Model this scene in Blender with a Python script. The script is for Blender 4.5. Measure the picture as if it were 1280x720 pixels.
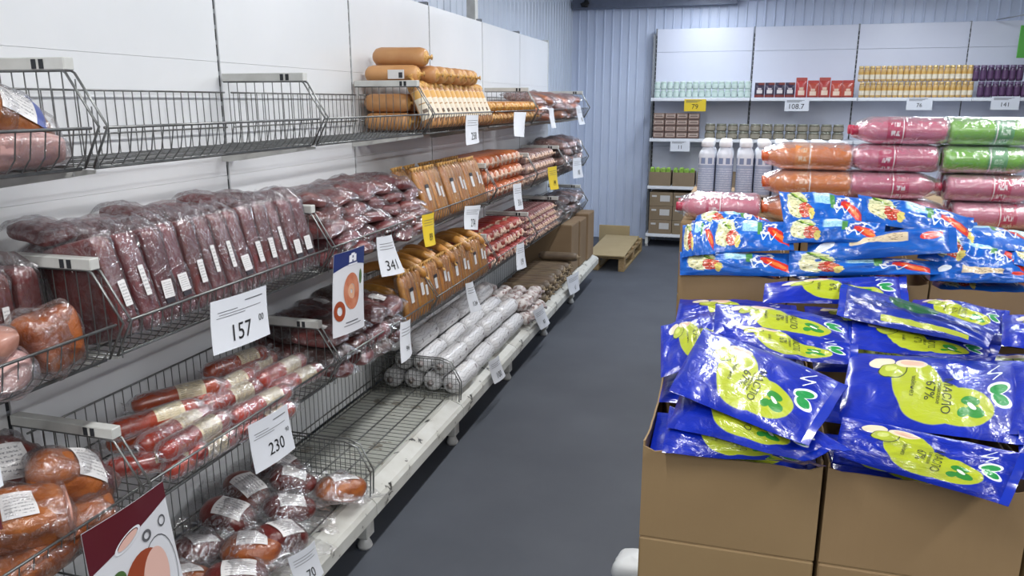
import bpy, math, random
from mathutils import Vector, Matrix, Euler, noise as mn

for o in list(bpy.data.objects):
    bpy.data.objects.remove(o, do_unlink=True)
SC = bpy.context.scene
COL = SC.collection
R = random.Random(11)
PI = math.pi

# ---------------------------------------------------------------- camera
cam = bpy.data.cameras.new('camera')
cam.sensor_width = 36.0
cam.lens = 960.0 / 1280.0 * 36.0
cam.clip_start = 0.02
cam_o = bpy.data.objects.new('camera', cam)
COL.objects.link(cam_o)
cam_o.location = (0, 0, 1.65)
cam_o.rotation_euler = (math.radians(90 - 13.642), 0, math.radians(16.093))
SC.camera = cam_o

# ---------------------------------------------------------------- world, exposure
world = bpy.data.worlds.new('hall_light')
SC.world = world
world.use_nodes = True
world.node_tree.nodes['Background'].inputs[0].default_value = (0.92, 0.96, 1.0, 1)
world.node_tree.nodes['Background'].inputs[1].default_value = 0.12
SC.view_settings.view_transform = 'Standard'
SC.view_settings.look = 'None'
SC.view_settings.exposure = 0.0
SC.view_settings.gamma = 1.0
SC.cycles.transparent_max_bounces = 24
SC.cycles.max_bounces = 7

LAMP_W = 26.0


def area_light(x, y, z, power, col, lx=0.12, ly=1.2):
    l = bpy.data.lights.new('tube_glow', 'AREA')
    l.shape = 'RECTANGLE'
    l.size = lx
    l.size_y = ly
    l.energy = power
    l.color = col
    o = bpy.data.objects.new('tube_glow', l)
    o.location = (x, y, z)
    COL.objects.link(o)
    return o


# ---------------------------------------------------------------- helpers
def lin(c):
    if isinstance(c, str):
        c = tuple(int(c[i:i + 2], 16) / 255 for i in (0, 2, 4))
    return tuple(v / 12.92 if v <= 0.04045 else ((v + 0.055) / 1.055) ** 2.4 for v in c) + (1.0,)


class X:
    """a socket that can be used in arithmetic"""
    nt = None

    def __init__(s, k):
        s.k = k

    @staticmethod
    def op(name, *a, clamp=False):
        n = X.nt.nodes.new('ShaderNodeMath')
        n.operation = name
        n.use_clamp = clamp
        for i, v in enumerate(a):
            if isinstance(v, X):
                X.nt.links.new(v.k, n.inputs[i])
            else:
                n.inputs[i].default_value = v
        return X(n.outputs[0])

    def __add__(s, o): return X.op('ADD', s, o)
    __radd__ = __add__
    def __sub__(s, o): return X.op('SUBTRACT', s, o)
    def __rsub__(s, o): return X.op('SUBTRACT', o, s)
    def __mul__(s, o): return X.op('MULTIPLY', s, o)
    __rmul__ = __mul__
    def __truediv__(s, o): return X.op('DIVIDE', s, o)
    def clamp(s): return X.op('ADD', s, 0.0, clamp=True)
    def max(s, o): return X.op('MAXIMUM', s, o)
    def min(s, o): return X.op('MINIMUM', s, o)
    def abs(s): return X.op('ABSOLUTE', s)
    def sin(s): return X.op('SINE', s)
    def fract(s): return X.op('FRACT', s)
    def floor(s): return X.op('FLOOR', s)
    def gt(s, o): return X.op('GREATER_THAN', s, o)
    def lt(s, o): return X.op('LESS_THAN', s, o)


def ell(u, v, cu, cv, ru, rv, ang=0.0, soft=0.05):
    du, dv = u - cu, v - cv
    if ang:
        c, s = math.cos(ang), math.sin(ang)
        du, dv = du * c + dv * s, dv * c - du * s
    du, dv = du / ru, dv / rv
    d = du * du + dv * dv
    return ((1 + soft - d) / (2 * soft)).clamp()


def rect(u, v, u0, u1, v0, v1, e=0.006):
    a = ((u - u0) / e).clamp() * ((u1 - u) / e).clamp()
    b = ((v - v0) / e).clamp() * ((v1 - v) / e).clamp()
    return a * b


def mixc(nt, fac, a, b):
    n = nt.nodes.new('ShaderNodeMix')
    n.data_type = 'RGBA'
    if isinstance(fac, X):
        nt.links.new(fac.k, n.inputs[0])
    elif hasattr(fac, 'links'):
        nt.links.new(fac, n.inputs[0])
    else:
        n.inputs[0].default_value = fac
    for i, c in ((6, a), (7, b)):
        if isinstance(c, tuple):
            n.inputs[i].default_value = c
        else:
            nt.links.new(c, n.inputs[i])
    return n.outputs[2]


def noise_node(nt, vec, scale, detail=3.0, rough=0.55, dist=0.0):
    n = nt.nodes.new('ShaderNodeTexNoise')
    n.inputs['Scale'].default_value = scale
    n.inputs['Detail'].default_value = detail
    n.inputs['Roughness'].default_value = rough
    n.inputs['Distortion'].default_value = dist
    nt.links.new(vec, n.inputs['Vector'])
    return n.outputs[0]


MATS = {}


def mat(name, col, col2=None, rough=0.5, metal=0.0, scale=18.0, amt=(0.35, 0.7), bump=0.0, bscale=60.0,
        coat=0.0, crough=0.1, rnd=0.0, emit=0.0, stretch=None, paint=None, bdist=0.0, spec=0.5, coordname='Object'):
    """principled material: two colours mixed by noise, optional random value per object, bump and a print function"""
    if name in MATS:
        return MATS[name]
    m = bpy.data.materials.new(name)
    m.use_nodes = True
    nt = m.node_tree
    X.nt = nt
    b = nt.nodes['Principled BSDF']
    tc = nt.nodes.new('ShaderNodeTexCoord')
    vec = tc.outputs[coordname]
    if stretch:
        mp = nt.nodes.new('ShaderNodeMapping')
        mp.inputs['Scale'].default_value = stretch
        nt.links.new(vec, mp.inputs['Vector'])
        vec = mp.outputs[0]
    c = lin(col)
    out = c
    if col2 is not None:
        f = noise_node(nt, vec, scale, 4.0)
        f = ((X(f) - amt[0]) / (amt[1] - amt[0])).clamp()
        out = mixc(nt, f, c, lin(col2))
    if rnd:
        oi = nt.nodes.new('ShaderNodeObjectInfo')
        h = nt.nodes.new('ShaderNodeHueSaturation')
        k = X(oi.outputs['Random'])
        nt.links.new((k * (2 * rnd) + (1 - rnd)).k, h.inputs['Value'])
        nt.links.new(((k * 7.3).fract() * (rnd * 0.12) + (0.5 - rnd * 0.06)).k, h.inputs['Hue'])
        if isinstance(out, tuple):
            h.inputs['Color'].default_value = out
        else:
            nt.links.new(out, h.inputs['Color'])
        out = h.outputs[0]
    if paint:
        us = nt.nodes.new('ShaderNodeSeparateXYZ')
        nt.links.new(tc.outputs['UV'], us.inputs[0])
        out = paint(nt, X(us.outputs[0]), X(us.outputs[1]), out, tc)
    if isinstance(out, tuple):
        b.inputs['Base Color'].default_value = out
    else:
        nt.links.new(out, b.inputs['Base Color'])
    b.inputs['Roughness'].default_value = rough
    b.inputs['Metallic'].default_value = metal
    b.inputs['Specular IOR Level'].default_value = spec
    if coat:
        b.inputs['Coat Weight'].default_value = coat
        b.inputs['Coat Roughness'].default_value = crough
    if emit:
        b.inputs['Emission Color'].default_value = c
        b.inputs['Emission Strength'].default_value = emit
    if bump:
        bn = nt.nodes.new('ShaderNodeBump')
        bn.inputs['Strength'].default_value = bump
        bn.inputs['Distance'].default_value = 0.01
        nt.links.new(noise_node(nt, vec, bscale, 3.0, 0.6, bdist), bn.inputs['Height'])
        nt.links.new(bn.outputs[0], b.inputs['Normal'])
        if coat:
            nt.links.new(bn.outputs[0], b.inputs['Coat Normal'])
    MATS[name] = m
    return m


def film_mat(name, tint='ffffff', base=0.015, ridge=0.12, scale=20.0, rough=0.14):
    """thin clear packing film: transparent, with shiny creases"""
    if name in MATS:
        return MATS[name]
    m = bpy.data.materials.new(name)
    m.use_nodes = True
    nt = m.node_tree
    nt.nodes.remove(nt.nodes['Principled BSDF'])
    X.nt = nt
    tc = nt.nodes.new('ShaderNodeTexCoord')
    tr = nt.nodes.new('ShaderNodeBsdfTransparent')
    tr.inputs[0].default_value = lin(tint)
    gl = nt.nodes.new('ShaderNodeBsdfGlossy')
    gl.inputs['Roughness'].default_value = rough
    gl.inputs['Color'].default_value = (0.95, 0.96, 1, 1)
    df = nt.nodes.new('ShaderNodeBsdfDiffuse')
    df.inputs['Color'].default_value = (0.9, 0.9, 0.92, 1)
    n = noise_node(nt, tc.outputs['Object'], scale, 3.0, 0.6, 1.6)
    rd = (1 - ((X(n) - 0.5).abs() * 9.0)).clamp()
    fr = nt.nodes.new('ShaderNodeFresnel')
    fr.inputs['IOR'].default_value = 1.45
    bn = nt.nodes.new('ShaderNodeBump')
    bn.inputs['Strength'].default_value = 0.7
    bn.inputs['Distance'].default_value = 0.012
    nt.links.new(n, bn.inputs['Height'])
    nt.links.new(bn.outputs[0], gl.inputs['Normal'])
    nt.links.new(bn.outputs[0], fr.inputs['Normal'])
    ms = nt.nodes.new('ShaderNodeMixShader')
    ms.inputs[0].default_value = 0.15
    nt.links.new(gl.outputs[0], ms.inputs[1])
    nt.links.new(df.outputs[0], ms.inputs[2])
    mx = nt.nodes.new('ShaderNodeMixShader')
    nt.links.new((X(fr.outputs[0]) * 0.55 + base + rd * ridge).clamp().k, mx.inputs[0])
    nt.links.new(tr.outputs[0], mx.inputs[1])
    nt.links.new(ms.outputs[0], mx.inputs[2])
    nt.links.new(mx.outputs[0], nt.nodes['Material Output'].inputs[0])
    MATS[name] = m
    return m


class B:
    """mesh builder"""

    def __init__(s):
        s.v, s.f, s.uv, s.mi = [], [], [], []

    def add(s, vs, fs, uvs=None, mi=0):
        k = len(s.v)
        s.v += [tuple(p) for p in vs]
        s.uv += list(uvs) if uvs else [(0, 0)] * len(vs)
        s.f += [tuple(i + k for i in f) for f in fs]
        s.mi += [mi] * len(fs)
        return s

    def box(s, x0, x1, y0, y1, z0, z1, mi=0, M=None):
        vs = [Vector((x, y, z)) for z in (z0, z1) for y in (y0, y1) for x in (x0, x1)]
        if M is not None:
            vs = [M @ p for p in vs]
        return s.add(vs, [(0, 2, 3, 1), (4, 5, 7, 6), (0, 1, 5, 4), (2, 6, 7, 3), (0, 4, 6, 2), (1, 3, 7, 5)],
                     [(0, 0), (1, 0), (0, 1), (1, 1)] * 2, mi)

    def bbox(s, x0, x1, y0, y1, z0, z1, e=0.004, mi=0, M=None):
        """box with chamfered edges"""
        vs, fs = [], []
        cx, cy, cz = (x0 + x1) / 2, (y0 + y1) / 2, (z0 + z1) / 2
        hx, hy, hz = (x1 - x0) / 2, (y1 - y0) / 2, (z1 - z0) / 2
        idx = {}
        for sx in (-1, 1):
            for sy in (-1, 1):
                for sz in (-1, 1):
                    for a in range(3):
                        d = [hx - e, hy - e, hz - e]
                        d[a] += e
                        p = Vector((cx + sx * d[0], cy + sy * d[1], cz + sz * d[2]))
                        idx[sx, sy, sz, a] = len(vs)
                        vs.append(M @ p if M is not None else p)
        for a in range(3):
            o1, o2 = (a + 1) % 3, (a + 2) % 3
            for sg in (-1, 1):
                q = []
                for p, r in ((-1, -1), (1, -1), (1, 1), (-1, 1)):
                    k = [0, 0, 0]
                    k[a], k[o1], k[o2] = sg, p, r
                    q.append(idx[k[0], k[1], k[2], a])
                fs.append(tuple(q) if sg > 0 else tuple(q[::-1]))
            for p in (-1, 1):
                for r in (-1, 1):
                    def id_(t, ax):
                        k = [0, 0, 0]
                        k[a], k[o1], k[o2] = t, p, r
                        return idx[k[0], k[1], k[2], ax]
                    q = (id_(-1, o1), id_(1, o1), id_(1, o2), id_(-1, o2))
                    fs.append(q if p * r < 0 else q[::-1])
        for sx in (-1, 1):
            for sy in (-1, 1):
                for sz in (-1, 1):
                    q = tuple(idx[sx, sy, sz, a] for a in range(3))
                    fs.append(q if sx * sy * sz > 0 else q[::-1])
        uv = [((p[0] + p[1]) * 1.0, p[2]) for p in vs]
        return s.add(vs, fs, uv, mi)

    def tube(s, pts, r, n=5, mi=0, cap=True):
        pts = [Vector(p) for p in pts]
        vs, fs = [], []
        nrm = None
        L = len(pts)
        for i, p in enumerate(pts):
            d = (pts[min(i + 1, L - 1)] - pts[max(i - 1, 0)]).normalized()
            if nrm is None:
                nrm = d.orthogonal().normalized()
            else:
                nrm = (nrm - d * nrm.dot(d)).normalized()
            bi = d.cross(nrm)
            rr = r[i] if isinstance(r, (list, tuple)) else r
            for k in range(n):
                a = 2 * PI * k / n
                vs.append(p + nrm * (math.cos(a) * rr) + bi * (math.sin(a) * rr))
        for i in range(L - 1):
            for k in range(n):
                fs.append((i * n + k, i * n + (k + 1) % n, (i + 1) * n + (k + 1) % n, (i + 1) * n + k))
        if cap:
            fs.append(tuple(range(n))[::-1])
            fs.append(tuple((L - 1) * n + k for k in range(n)))
        uv = [(i / (L - 1), k / n) for i in range(L) for k in range(n)]
        return s.add(vs, fs, uv, mi)

    def lathe(s, prof, n=14, mi=0, M=None, wob=None, cap=True, arc=(0, 2 * PI)):
        """profile [(t, r)] turned about local X"""
        vs, fs, uv = [], [], []
        full = arc[1] - arc[0] > 6.2
        cols = n if full else n + 1
        t0, t1 = prof[0][0], prof[-1][0]
        for t, r in prof:
            for k in range(cols):
                a = arc[0] + (arc[1] - arc[0]) * k / n
                p = Vector((t, math.cos(a) * r, math.sin(a) * r))
                if wob:
                    p = wob(p, t, a)
                vs.append(M @ p if M is not None else p)
                uv.append(((t - t0) / (t1 - t0), k / n))
        for i in range(len(prof) - 1):
            for k in range(n):
                j = (k + 1) % cols
                fs.append((i * cols + k, (i + 1) * cols + k, (i + 1) * cols + j, i * cols + j))
        if cap and full:
            fs.append(tuple(range(cols)))
            fs.append(tuple((len(prof) - 1) * cols + k for k in range(cols))[::-1])
        return s.add(vs, fs, uv, mi)

    def grid(s, fn, nu, nv, mi=0, wrap=False, flip=False, uvf=None):
        vs, fs, uv = [], [], []
        for i in range(nu + 1):
            for j in range(nv + 1):
                u, v = i / nu, j / nv
                vs.append(Vector(fn(u, v)))
                uv.append(uvf(u, v) if uvf else (u, v))
        for i in range(nu):
            for j in range(nv):
                a = i * (nv + 1) + j
                q = (a, a + nv + 1, a + nv + 2, a + 1)
                fs.append(q[::-1] if flip else q)
        return s.add(vs, fs, uv, mi)

    def superq(s, a, b, c, e=0.35, e2=None, nu=18, nv=10, amp=0.0, freq=8.0, seed=0.0, mi=0, M=None, ridge=False):
        """rounded box / lump"""
        e2 = e2 or e
        sg = lambda x, p: math.copysign(abs(x) ** p, x)

        def fn(u, v):
            th, ph = -PI + 2 * PI * u, -PI / 2 + PI * v
            cp = sg(math.cos(ph), e2)
            p = Vector((a * cp * sg(math.cos(th), e), b * cp * sg(math.sin(th), e), c * sg(math.sin(ph), e2)))
            if amp:
                q = p * freq + Vector((seed, seed * 1.7, -seed))
                k = mn.noise(q)
                if ridge:
                    k = 0.5 - 2 * abs(k)
                p = p + p.normalized() * (amp * k)
            return M @ p if M is not None else p
        return s.grid(fn, nu, nv)

    def build(s, name, m, parent=None, smooth=True, kind=None):
        me = bpy.data.meshes.new(name)
        me.from_pydata(s.v, [], s.f)
        ml = m if isinstance(m, (list, tuple)) else [m]
        for q in ml:
            me.materials.append(q)
        ul = me.uv_layers.new(name='UVMap')
        li = [0] * len(me.loops)
        me.loops.foreach_get('vertex_index', li)
        fl = []
        for i in li:
            fl += s.uv[i]
        ul.data.foreach_set('uv', fl)
        if len(ml) > 1:
            me.polygons.foreach_set('material_index', s.mi)
        if smooth:
            me.polygons.foreach_set('use_smooth', [True] * len(me.polygons))
            if smooth == 'auto':
                me.set_sharp_from_angle(angle=math.radians(35))
        me.update()
        o = bpy.data.objects.new(name, me)
        COL.objects.link(o)
        if parent:
            o.parent = parent
        if kind:
            o['kind'] = kind
        return o


def trim(s):
    """labels of more than 16 words lose their articles"""
    w = s.split()
    return ' '.join(w if len(w) <= 16 else [q for q in w if q not in ('the', 'a', 'an')])


def tag(o, label, cat, group=None):
    o['label'] = trim(label)
    o['category'] = cat
    if group:
        o['group'] = group
    return o


def thing(name, label, cat, loc=(0, 0, 0), rot=(0, 0, 0), group=None):
    o = bpy.data.objects.new(name, None)
    o.empty_display_size = 0.05
    COL.objects.link(o)
    o.location = loc
    o.rotation_euler = rot
    return tag(o, label, cat, group)


def kids(o):
    return KIDS.get(o.name) or [c for c in bpy.data.objects if c.parent == o]


KIDS = {}


def copy_tree(o, parent=None):
    c = o.copy()
    COL.objects.link(c)
    if parent:
        c.parent = parent
    if o.name not in KIDS:
        KIDS[o.name] = [q for q in bpy.data.objects if q.parent == o]
    for ch in KIDS[o.name]:
        copy_tree(ch, c)
    return c


class Kind:
    """builds a thing once, then copies it; the first placing uses the source itself"""

    def __init__(s, make):
        s.make, s.src, s.used = make, None, False

    def put(s, loc, rot=(0, 0, 0), label='', group=None, scale=None, cat=None):
        if s.src is None:
            s.src = s.make()
            o = s.src
        else:
            o = copy_tree(s.src)
        o.location = loc
        o.rotation_euler = rot if not isinstance(rot, Matrix) else rot.to_euler()
        o.scale = scale if scale else (1, 1, 1)
        o['label'] = trim(label)
        if cat:
            o['category'] = cat
        if group:
            o['group'] = group
        return o


ORD = ['first', 'second', 'third', 'fourth', 'fifth', 'sixth', 'seventh', 'eighth', 'ninth', 'tenth', 'eleventh',
       'twelfth', 'thirteenth', 'fourteenth', 'fifteenth', 'sixteenth', 'seventeenth', 'eighteenth', 'nineteenth',
       'twentieth', 'twenty-first', 'twenty-second', 'twenty-third', 'twenty-fourth', 'twenty-fifth']

TXT = {}


def text2d(body, size=1.0, align='CENTER'):
    """flat lettering as 2D triangles, centred on the origin"""
    key = (body, align)
    if key not in TXT:
        cu = bpy.data.curves.new('lettering', 'FONT')
        cu.body = body
        cu.size = 1.0
        cu.resolution_u = 3
        ob = bpy.data.objects.new('lettering', cu)
        COL.objects.link(ob)
        dg = bpy.context.evaluated_depsgraph_get()
        me = bpy.data.meshes.new_from_object(ob.evaluated_get(dg))
        vs = [(v.co.x, v.co.y) for v in me.vertices]
        fs = [tuple(p.vertices) for p in me.polygons]
        bpy.data.objects.remove(ob, do_unlink=True)
        bpy.data.meshes.remove(me)
        if vs:
            x0, x1 = min(v[0] for v in vs), max(v[0] for v in vs)
            y0, y1 = min(v[1] for v in vs), max(v[1] for v in vs)
            vs = [(a - (x0 + x1) / 2, b - (y0 + y1) / 2) for a, b in vs]
        TXT[key] = (vs, fs)
    vs, fs = TXT[key]
    return [(a * size, b * size) for a, b in vs], fs


def rotm(rx=0, ry=0, rz=0, loc=(0, 0, 0)):
    return Matrix.Translation(loc) @ Euler((rx, ry, rz)).to_matrix().to_4x4()
# ================================================================ the setting
m_floor = mat('slate_floor_paint', '4c5058', '545860', rough=0.62, scale=2.2, bump=0.05, bscale=240, spec=0.35)
m_wallb = mat('pale_blue_sheet', 'cdd8ee', 'd3ddf0', rough=0.42, scale=1.5)
m_walll = mat('white_sheet', 'c9d3e2', 'd2dbe8', rough=0.3, scale=1.5)
m_ceil = mat('ceiling_paint', 'c4c9d0', rough=0.8)
m_beam = mat('grey_blue_steel', '6f7788', '666e7f', rough=0.5)
m_lampbody = mat('lamp_housing', 'd8dade', rough=0.4)
m_lampglow = mat('lamp_tube', 'f2f6ff', emit=14.0)

f = B()
f.box(-2.2, 7.0, -4.0, 9.8, -0.1, 0.0)
o = f.build('floor', m_floor, smooth=False)
o['kind'] = 'structure'
f = B()
f.box(-2.2, 7.0, -4.0, 9.8, 3.3, 3.4)
o = f.build('ceiling', m_ceil, smooth=False)
o['kind'] = 'structure'


def ribbed(L, H, pitch, depth, wd):
    """vertical ribbed sheet, in local x along the wall, local y = out of the wall"""
    b = B()
    pts = []
    n = round(L / pitch)
    for i in range(n):
        x = i * pitch
        pts += [(x, 0), (x + pitch - wd, 0), (x + pitch - wd * 0.72, -depth), (x + pitch - wd * 0.28, -depth)]
    pts.append((L, 0))
    vs = []
    for x, y in pts:
        vs += [(x, y, 0), (x, y, H)]
    vs += [(0, 0.05, 0), (0, 0.05, H), (L, 0.05, 0), (L, 0.05, H)]
    k = len(pts)
    fs = [(2 * i, 2 * i + 2, 2 * i + 3, 2 * i + 1) for i in range(k - 1)]
    fs += [(2 * k, 2 * k + 1, 2 * k + 3, 2 * k + 2)]
    b.add(vs, fs)
    return b


wb = bpy.data.objects.new('wall_back', None)
COL.objects.link(wb)
wb['kind'] = 'structure'
wl = bpy.data.objects.new('wall_left', None)
COL.objects.link(wl)
wl['kind'] = 'structure'
src = None
for i in range(9):
    if src is None:
        src = ribbed(1.0, 3.3, 0.1, 0.012, 0.026).build('sheet_panel', m_wallb, wb, smooth=False)
        p = src
    else:
        p = src.copy()
        COL.objects.link(p)
    p.location = (-1.98 + i * 1.0, 9.45, 0)
src = None
for i in range(12):
    if src is None:
        src = ribbed(1.0, 3.3, 0.125, 0.006, 0.02).build('sheet_panel', m_walll, wl, smooth=False)
        p = src
    else:
        p = src.copy()
        COL.objects.link(p)
    p.rotation_euler = (0, 0, PI / 2)
    p.location = (-1.98, -2.55 + i * 1.0, 0)

b = B()
b.box(-1.95, -0.1, 9.30, 9.42, 2.70, 2.80)
o = b.build('trim_1', m_beam, smooth=False)
o['kind'] = 'structure'
b = B()
b.box(-0.1, 6.0, 9.38, 9.42, 2.74, 2.84)
o = b.build('trim_2', m_wallb, smooth=False)
o['kind'] = 'structure'
# black cable loop under the beam
b = B()
b.tube([(-1.80 + 0.04 * math.sin(t * 0.9), 9.27, 2.78 - 0.012 * t + 0.0007 * t * t) for t in range(12)], 0.022, 6)
tag(b.build('cable_hook', mat('black_rubber', '16181c', rough=0.5)),
    'short black cable hook hanging from grey beam in the far corner', 'hook')


def make_lamp():
    t = thing('tube_lamp', '', 'lamp')
    b = B()
    b.bbox(-0.07, 0.07, -0.62, 0.62, 0.02, 0.09, 0.01)
    b.build('housing', m_lampbody, t, smooth=False)
    b = B()
    b.lathe([(-0.6, 0.012), (-0.59, 0.03), (0.59, 0.03), (0.6, 0.012)], 10, M=rotm(0, 0, PI / 2))
    b.build('tube', m_lampglow, t)
    b = B()
    for y in (-0.4, 0.4):
        b.tube([(0, y, 0.085), (0, y, 0.505)], 0.004, 5)
    b.build('hanger', m_beam, t, kind='stuff')
    return t


LK = Kind(make_lamp)
rowname = {-0.4: 'over the aisle', 1.8: 'over the carton rows', 4.8: 'over the far right'}
for x in (-0.4, 1.8, 4.8):
    for i, y in enumerate((-3.2, -1.4, 0.4, 3.2, 5.5, 7.8) if x != -0.4 else (-3.2, -1.4, 0.4, 2.6, 4.8, 6.8, 8.45)):  # nearest lamp of each row is unseen, added to brighten the carton fronts
        LK.put((x, y, 2.80), (0, 0, 0), '%s white tube lamp from the near end of the row %s' % (ORD[i], rowname[x]), 'ceiling tube lamps')
        cool = (0.84, 0.91, 1.0) if y > 5 else (1.0, 0.99, 0.965)
        area_light(x, y, 2.76, LAMP_W * (1.0 if x < 3 else 0.15) * (0.5 if y > 8 else 0.9 if y > 7 else 1.0), cool)
# ================================================================ wire shelving along the left wall
XW = -1.70
YS = [0.42 + 0.95 * i for i in range(8)]        # bay joints, 0.42 ... 7.07
T3, T2, T1, T0 = 1.51, 1.075, 0.665, 0.245      # floors of the baskets
PITCH = 0.95
m_panel = mat('white_panel', 'dfe2e4', 'e6e8ea', rough=0.28, scale=2.0, bump=0.02, bscale=6)
m_gap = mat('dark_slot', '2b2e33', rough=0.7)
m_upright = mat('upright_grey', '8d9196', rough=0.45)
m_white = mat('chipped_white_paint', 'd9dad6', 'b9b8b0', rough=0.42, scale=9, amt=(0.55, 0.75))
def lip_paint(nt, u, v, c, tc):
    n = X(noise_node(nt, tc.outputs['Object'], 14, 5, 0.7))
    n2 = X(noise_node(nt, tc.outputs['Object'], 3.5, 2))
    return mixc(nt, ((n - 0.60) / 0.03).clamp() * ((n2 - 0.47) / 0.06).clamp(), c, lin('3a3a38'))
m_lip = mat('worn_lip', 'd4d5d0', 'c0bfb7', rough=0.4, scale=7, paint=lip_paint)
def deck_paint(nt, u, v, c, tc):
    n = X(noise_node(nt, tc.outputs['Object'], 9, 4, 0.7))
    return mixc(nt, ((n - 0.60) / 0.05).clamp(), c, lin('7b766b'))
m_deck = mat('dusty_deck', 'a5a79f', 'b5b7b0', rough=0.5, scale=5, paint=deck_paint)
m_wire = mat('zinc_wire', '8b8d8c', '6f7170', rough=0.34, metal=0.75, scale=30)
m_bar = mat('pale_bar', 'cfd0cc', 'bcbdb8', rough=0.4, scale=12)
m_foot = mat('foot_plastic', 'd6d7d6', rough=0.5)


def make_bay():
    t = thing('shelf_bay', '', 'shelving')
    y0, y1 = 0.0, PITCH
    for z0, z1 in ((0.25, 0.62), (0.62, 1.03), (1.03, 1.40), (1.40, 1.78), (1.78, 2.17)):
        b = B()
        b.bbox(XW - 0.03, XW, y0 + 0.007, y1 - 0.007, z0 + 0.0003, z1 - 0.0003, 0.0009)
        b.build('back_panel', m_panel, t, smooth=False)
    b = B()
    b.box(XW - 0.06, XW - 0.006, -0.009, 0.009, 0.05, 2.19)
    u = b.build('upright', m_upright, t, smooth=False)
    b = B()
    for i in range(40):
        z = 0.2 + i * 0.05
        b.box(XW - 0.008, XW - 0.0045, -0.005, 0.005, z, z + 0.036)
    b.build('slot', m_gap, u, smooth=False, kind='stuff')
    b = B()
    b.bbox(XW + 0.005, -1.275, y0 + 0.003, y1 - 0.003, 0.215, 0.243, 0.003)
    b.build('base_deck', m_deck, t, smooth=False)
    b = B()          # sloped white front lip
    pr = [(-1.275, 0.243), (-1.255, 0.246), (-1.20, 0.225), (-1.188, 0.21), (-1.188, 0.165), (-1.20, 0.160), (-1.275, 0.19)]
    vs = [(x, y, z) for y in (y0 + 0.002, y1 - 0.002) for x, z in pr]
    n = len(pr)
    fs = [(i, (i + 1) % n, n + (i + 1) % n, n + i) for i in range(n)] + [tuple(range(n))[::-1], tuple(range(n, 2 * n))]
    b.add(vs, fs)
    b.build('front_lip', m_lip, t, smooth=False)
    b = B()
    b.bbox(-1.29, -1.235, 0.005, 0.065, 0.05, 0.19, 0.003)
    b.box(-1.66, -1.29, 0.02, 0.05, 0.09, 0.186)
    lg = b.build('leg', m_white, t, smooth=False)
    b = B()
    b.lathe([(0.0, 0.026), (0.012, 0.03), (0.03, 0.022), (0.055, 0.012)], 10, M=rotm(0, -PI / 2, 0, (-1.262, 0.035, 0)))
    b.build('foot', m_foot, lg)
    return t


BK = Kind(make_bay)
for i in range(7):
    BK.put((0, YS[i], 0), (0, 0, 0), 'white panelled shelf bay with wire baskets, %s from the near end of the left wall' % ORD[i],
           'shelf bays along the left wall')
b = B()
b.box(XW - 0.06, XW + 0.0, YS[-1] + 0.001, YS[-1] + 0.02, 0.0, 2.19)
tag(b.build('end_upright', m_white, smooth=False), 'slotted white end post closing the far end of the left shelving', 'post')
b = B()
b.box(-1.80, -1.74, 5.14, 5.20, 0.0, 2.62)
tag(b.build('wall_post', m_bar, smooth=False), 'pale square post rising above the left shelving panels', 'post')

WR = 0.0015


def basket_wires(z, parent, y0=0.0, y1=PITCH, front=True, deep=0.0):
    """grids of one wire basket, floor at height z"""
    xb, xf = XW + 0.025, -1.36 - 0.0 + deep
    n = 26
    ys = [y0 + 0.012 + (y1 - y0 - 0.024) * i / n for i in range(n + 1)]
    b = B()
    for y in ys:
        b.tube([(xb, y, z), (xb, y, z + 0.17)], WR, 4, cap=False)
    for dz in (0.055, 0.17):
        b.tube([(xb, y0, z + dz), (xb, y1, z + dz)], 0.003, 5)
    b.build('back_grid', m_wire, parent, smooth=True, kind='stuff')
    b = B()
    for y in ys:
        b.tube([(xb, y, z), (xf, y, z)], WR, 4, cap=False)
    for x in (xb, xb + 0.11, xb + 0.22, xf):
        b.tube([(x, y0, z - 0.003), (x, y1, z - 0.003)], 0.003, 5)
    b.build('floor_grid', m_wire, parent, smooth=True, kind='stuff')
    if front:
        b = B()
        for y in ys:
            b.tube([(xf, y, z), (xf + 0.028, y, z + 0.03), (xf + 0.04, y, z + 0.085)], WR, 4, cap=False)
        b.tube([(xf + 0.04, y0, z + 0.085), (xf + 0.04, y1, z + 0.085)], 0.0034, 6)
        b.tube([(xf, y0, z), (xf, y1, z)], 0.003, 5)
        b.build('front_grid', m_wire, parent, smooth=True, kind='stuff')


def make_basket():
    t = thing('wire_basket', '', 'basket')
    basket_wires(0.0, t, 0.018, PITCH - 0.018)
    for y in (0.03, PITCH - 0.03):
        b = B()
        b.add([(XW + 0.002, y - 0.002, -0.06), (XW + 0.03, y - 0.002, -0.06), (-1.37, y - 0.002, -0.016), (-1.37, y - 0.002, -0.008), (XW + 0.002, y - 0.002, -0.008),
               (XW + 0.002, y + 0.002, -0.06), (XW + 0.03, y + 0.002, -0.06), (-1.37, y + 0.002, -0.016), (-1.37, y + 0.002, -0.008), (XW + 0.002, y + 0.002, -0.008)],
              [(0, 1, 2, 3, 4), (9, 8, 7, 6, 5), (0, 5, 6, 1), (1, 6, 7, 2), (2, 7, 8, 3), (3, 8, 9, 4), (4, 9, 5, 0)])
        b.build('bracket', m_bar, t, smooth=False)
    return t


WK = Kind(make_basket)
tn = {T3: 'top', T2: 'upper middle', T1: 'lower middle'}
cont = {(T3, 1): 'empty', (T3, 2): 'empty', (T3, 0): 'meat filled'}
for z in (T3, T2, T1):
    for i in range(7):
        WK.put((0, YS[i], z), (0, 0, 0), '%szinc wire basket on the %s tier of the %s shelf bay from the near end' % (
            'empty ' if (z == T3 and i in (1, 2) and i != 0) else '', tn[z], ORD[i]), 'wire baskets on the left shelving')


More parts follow.
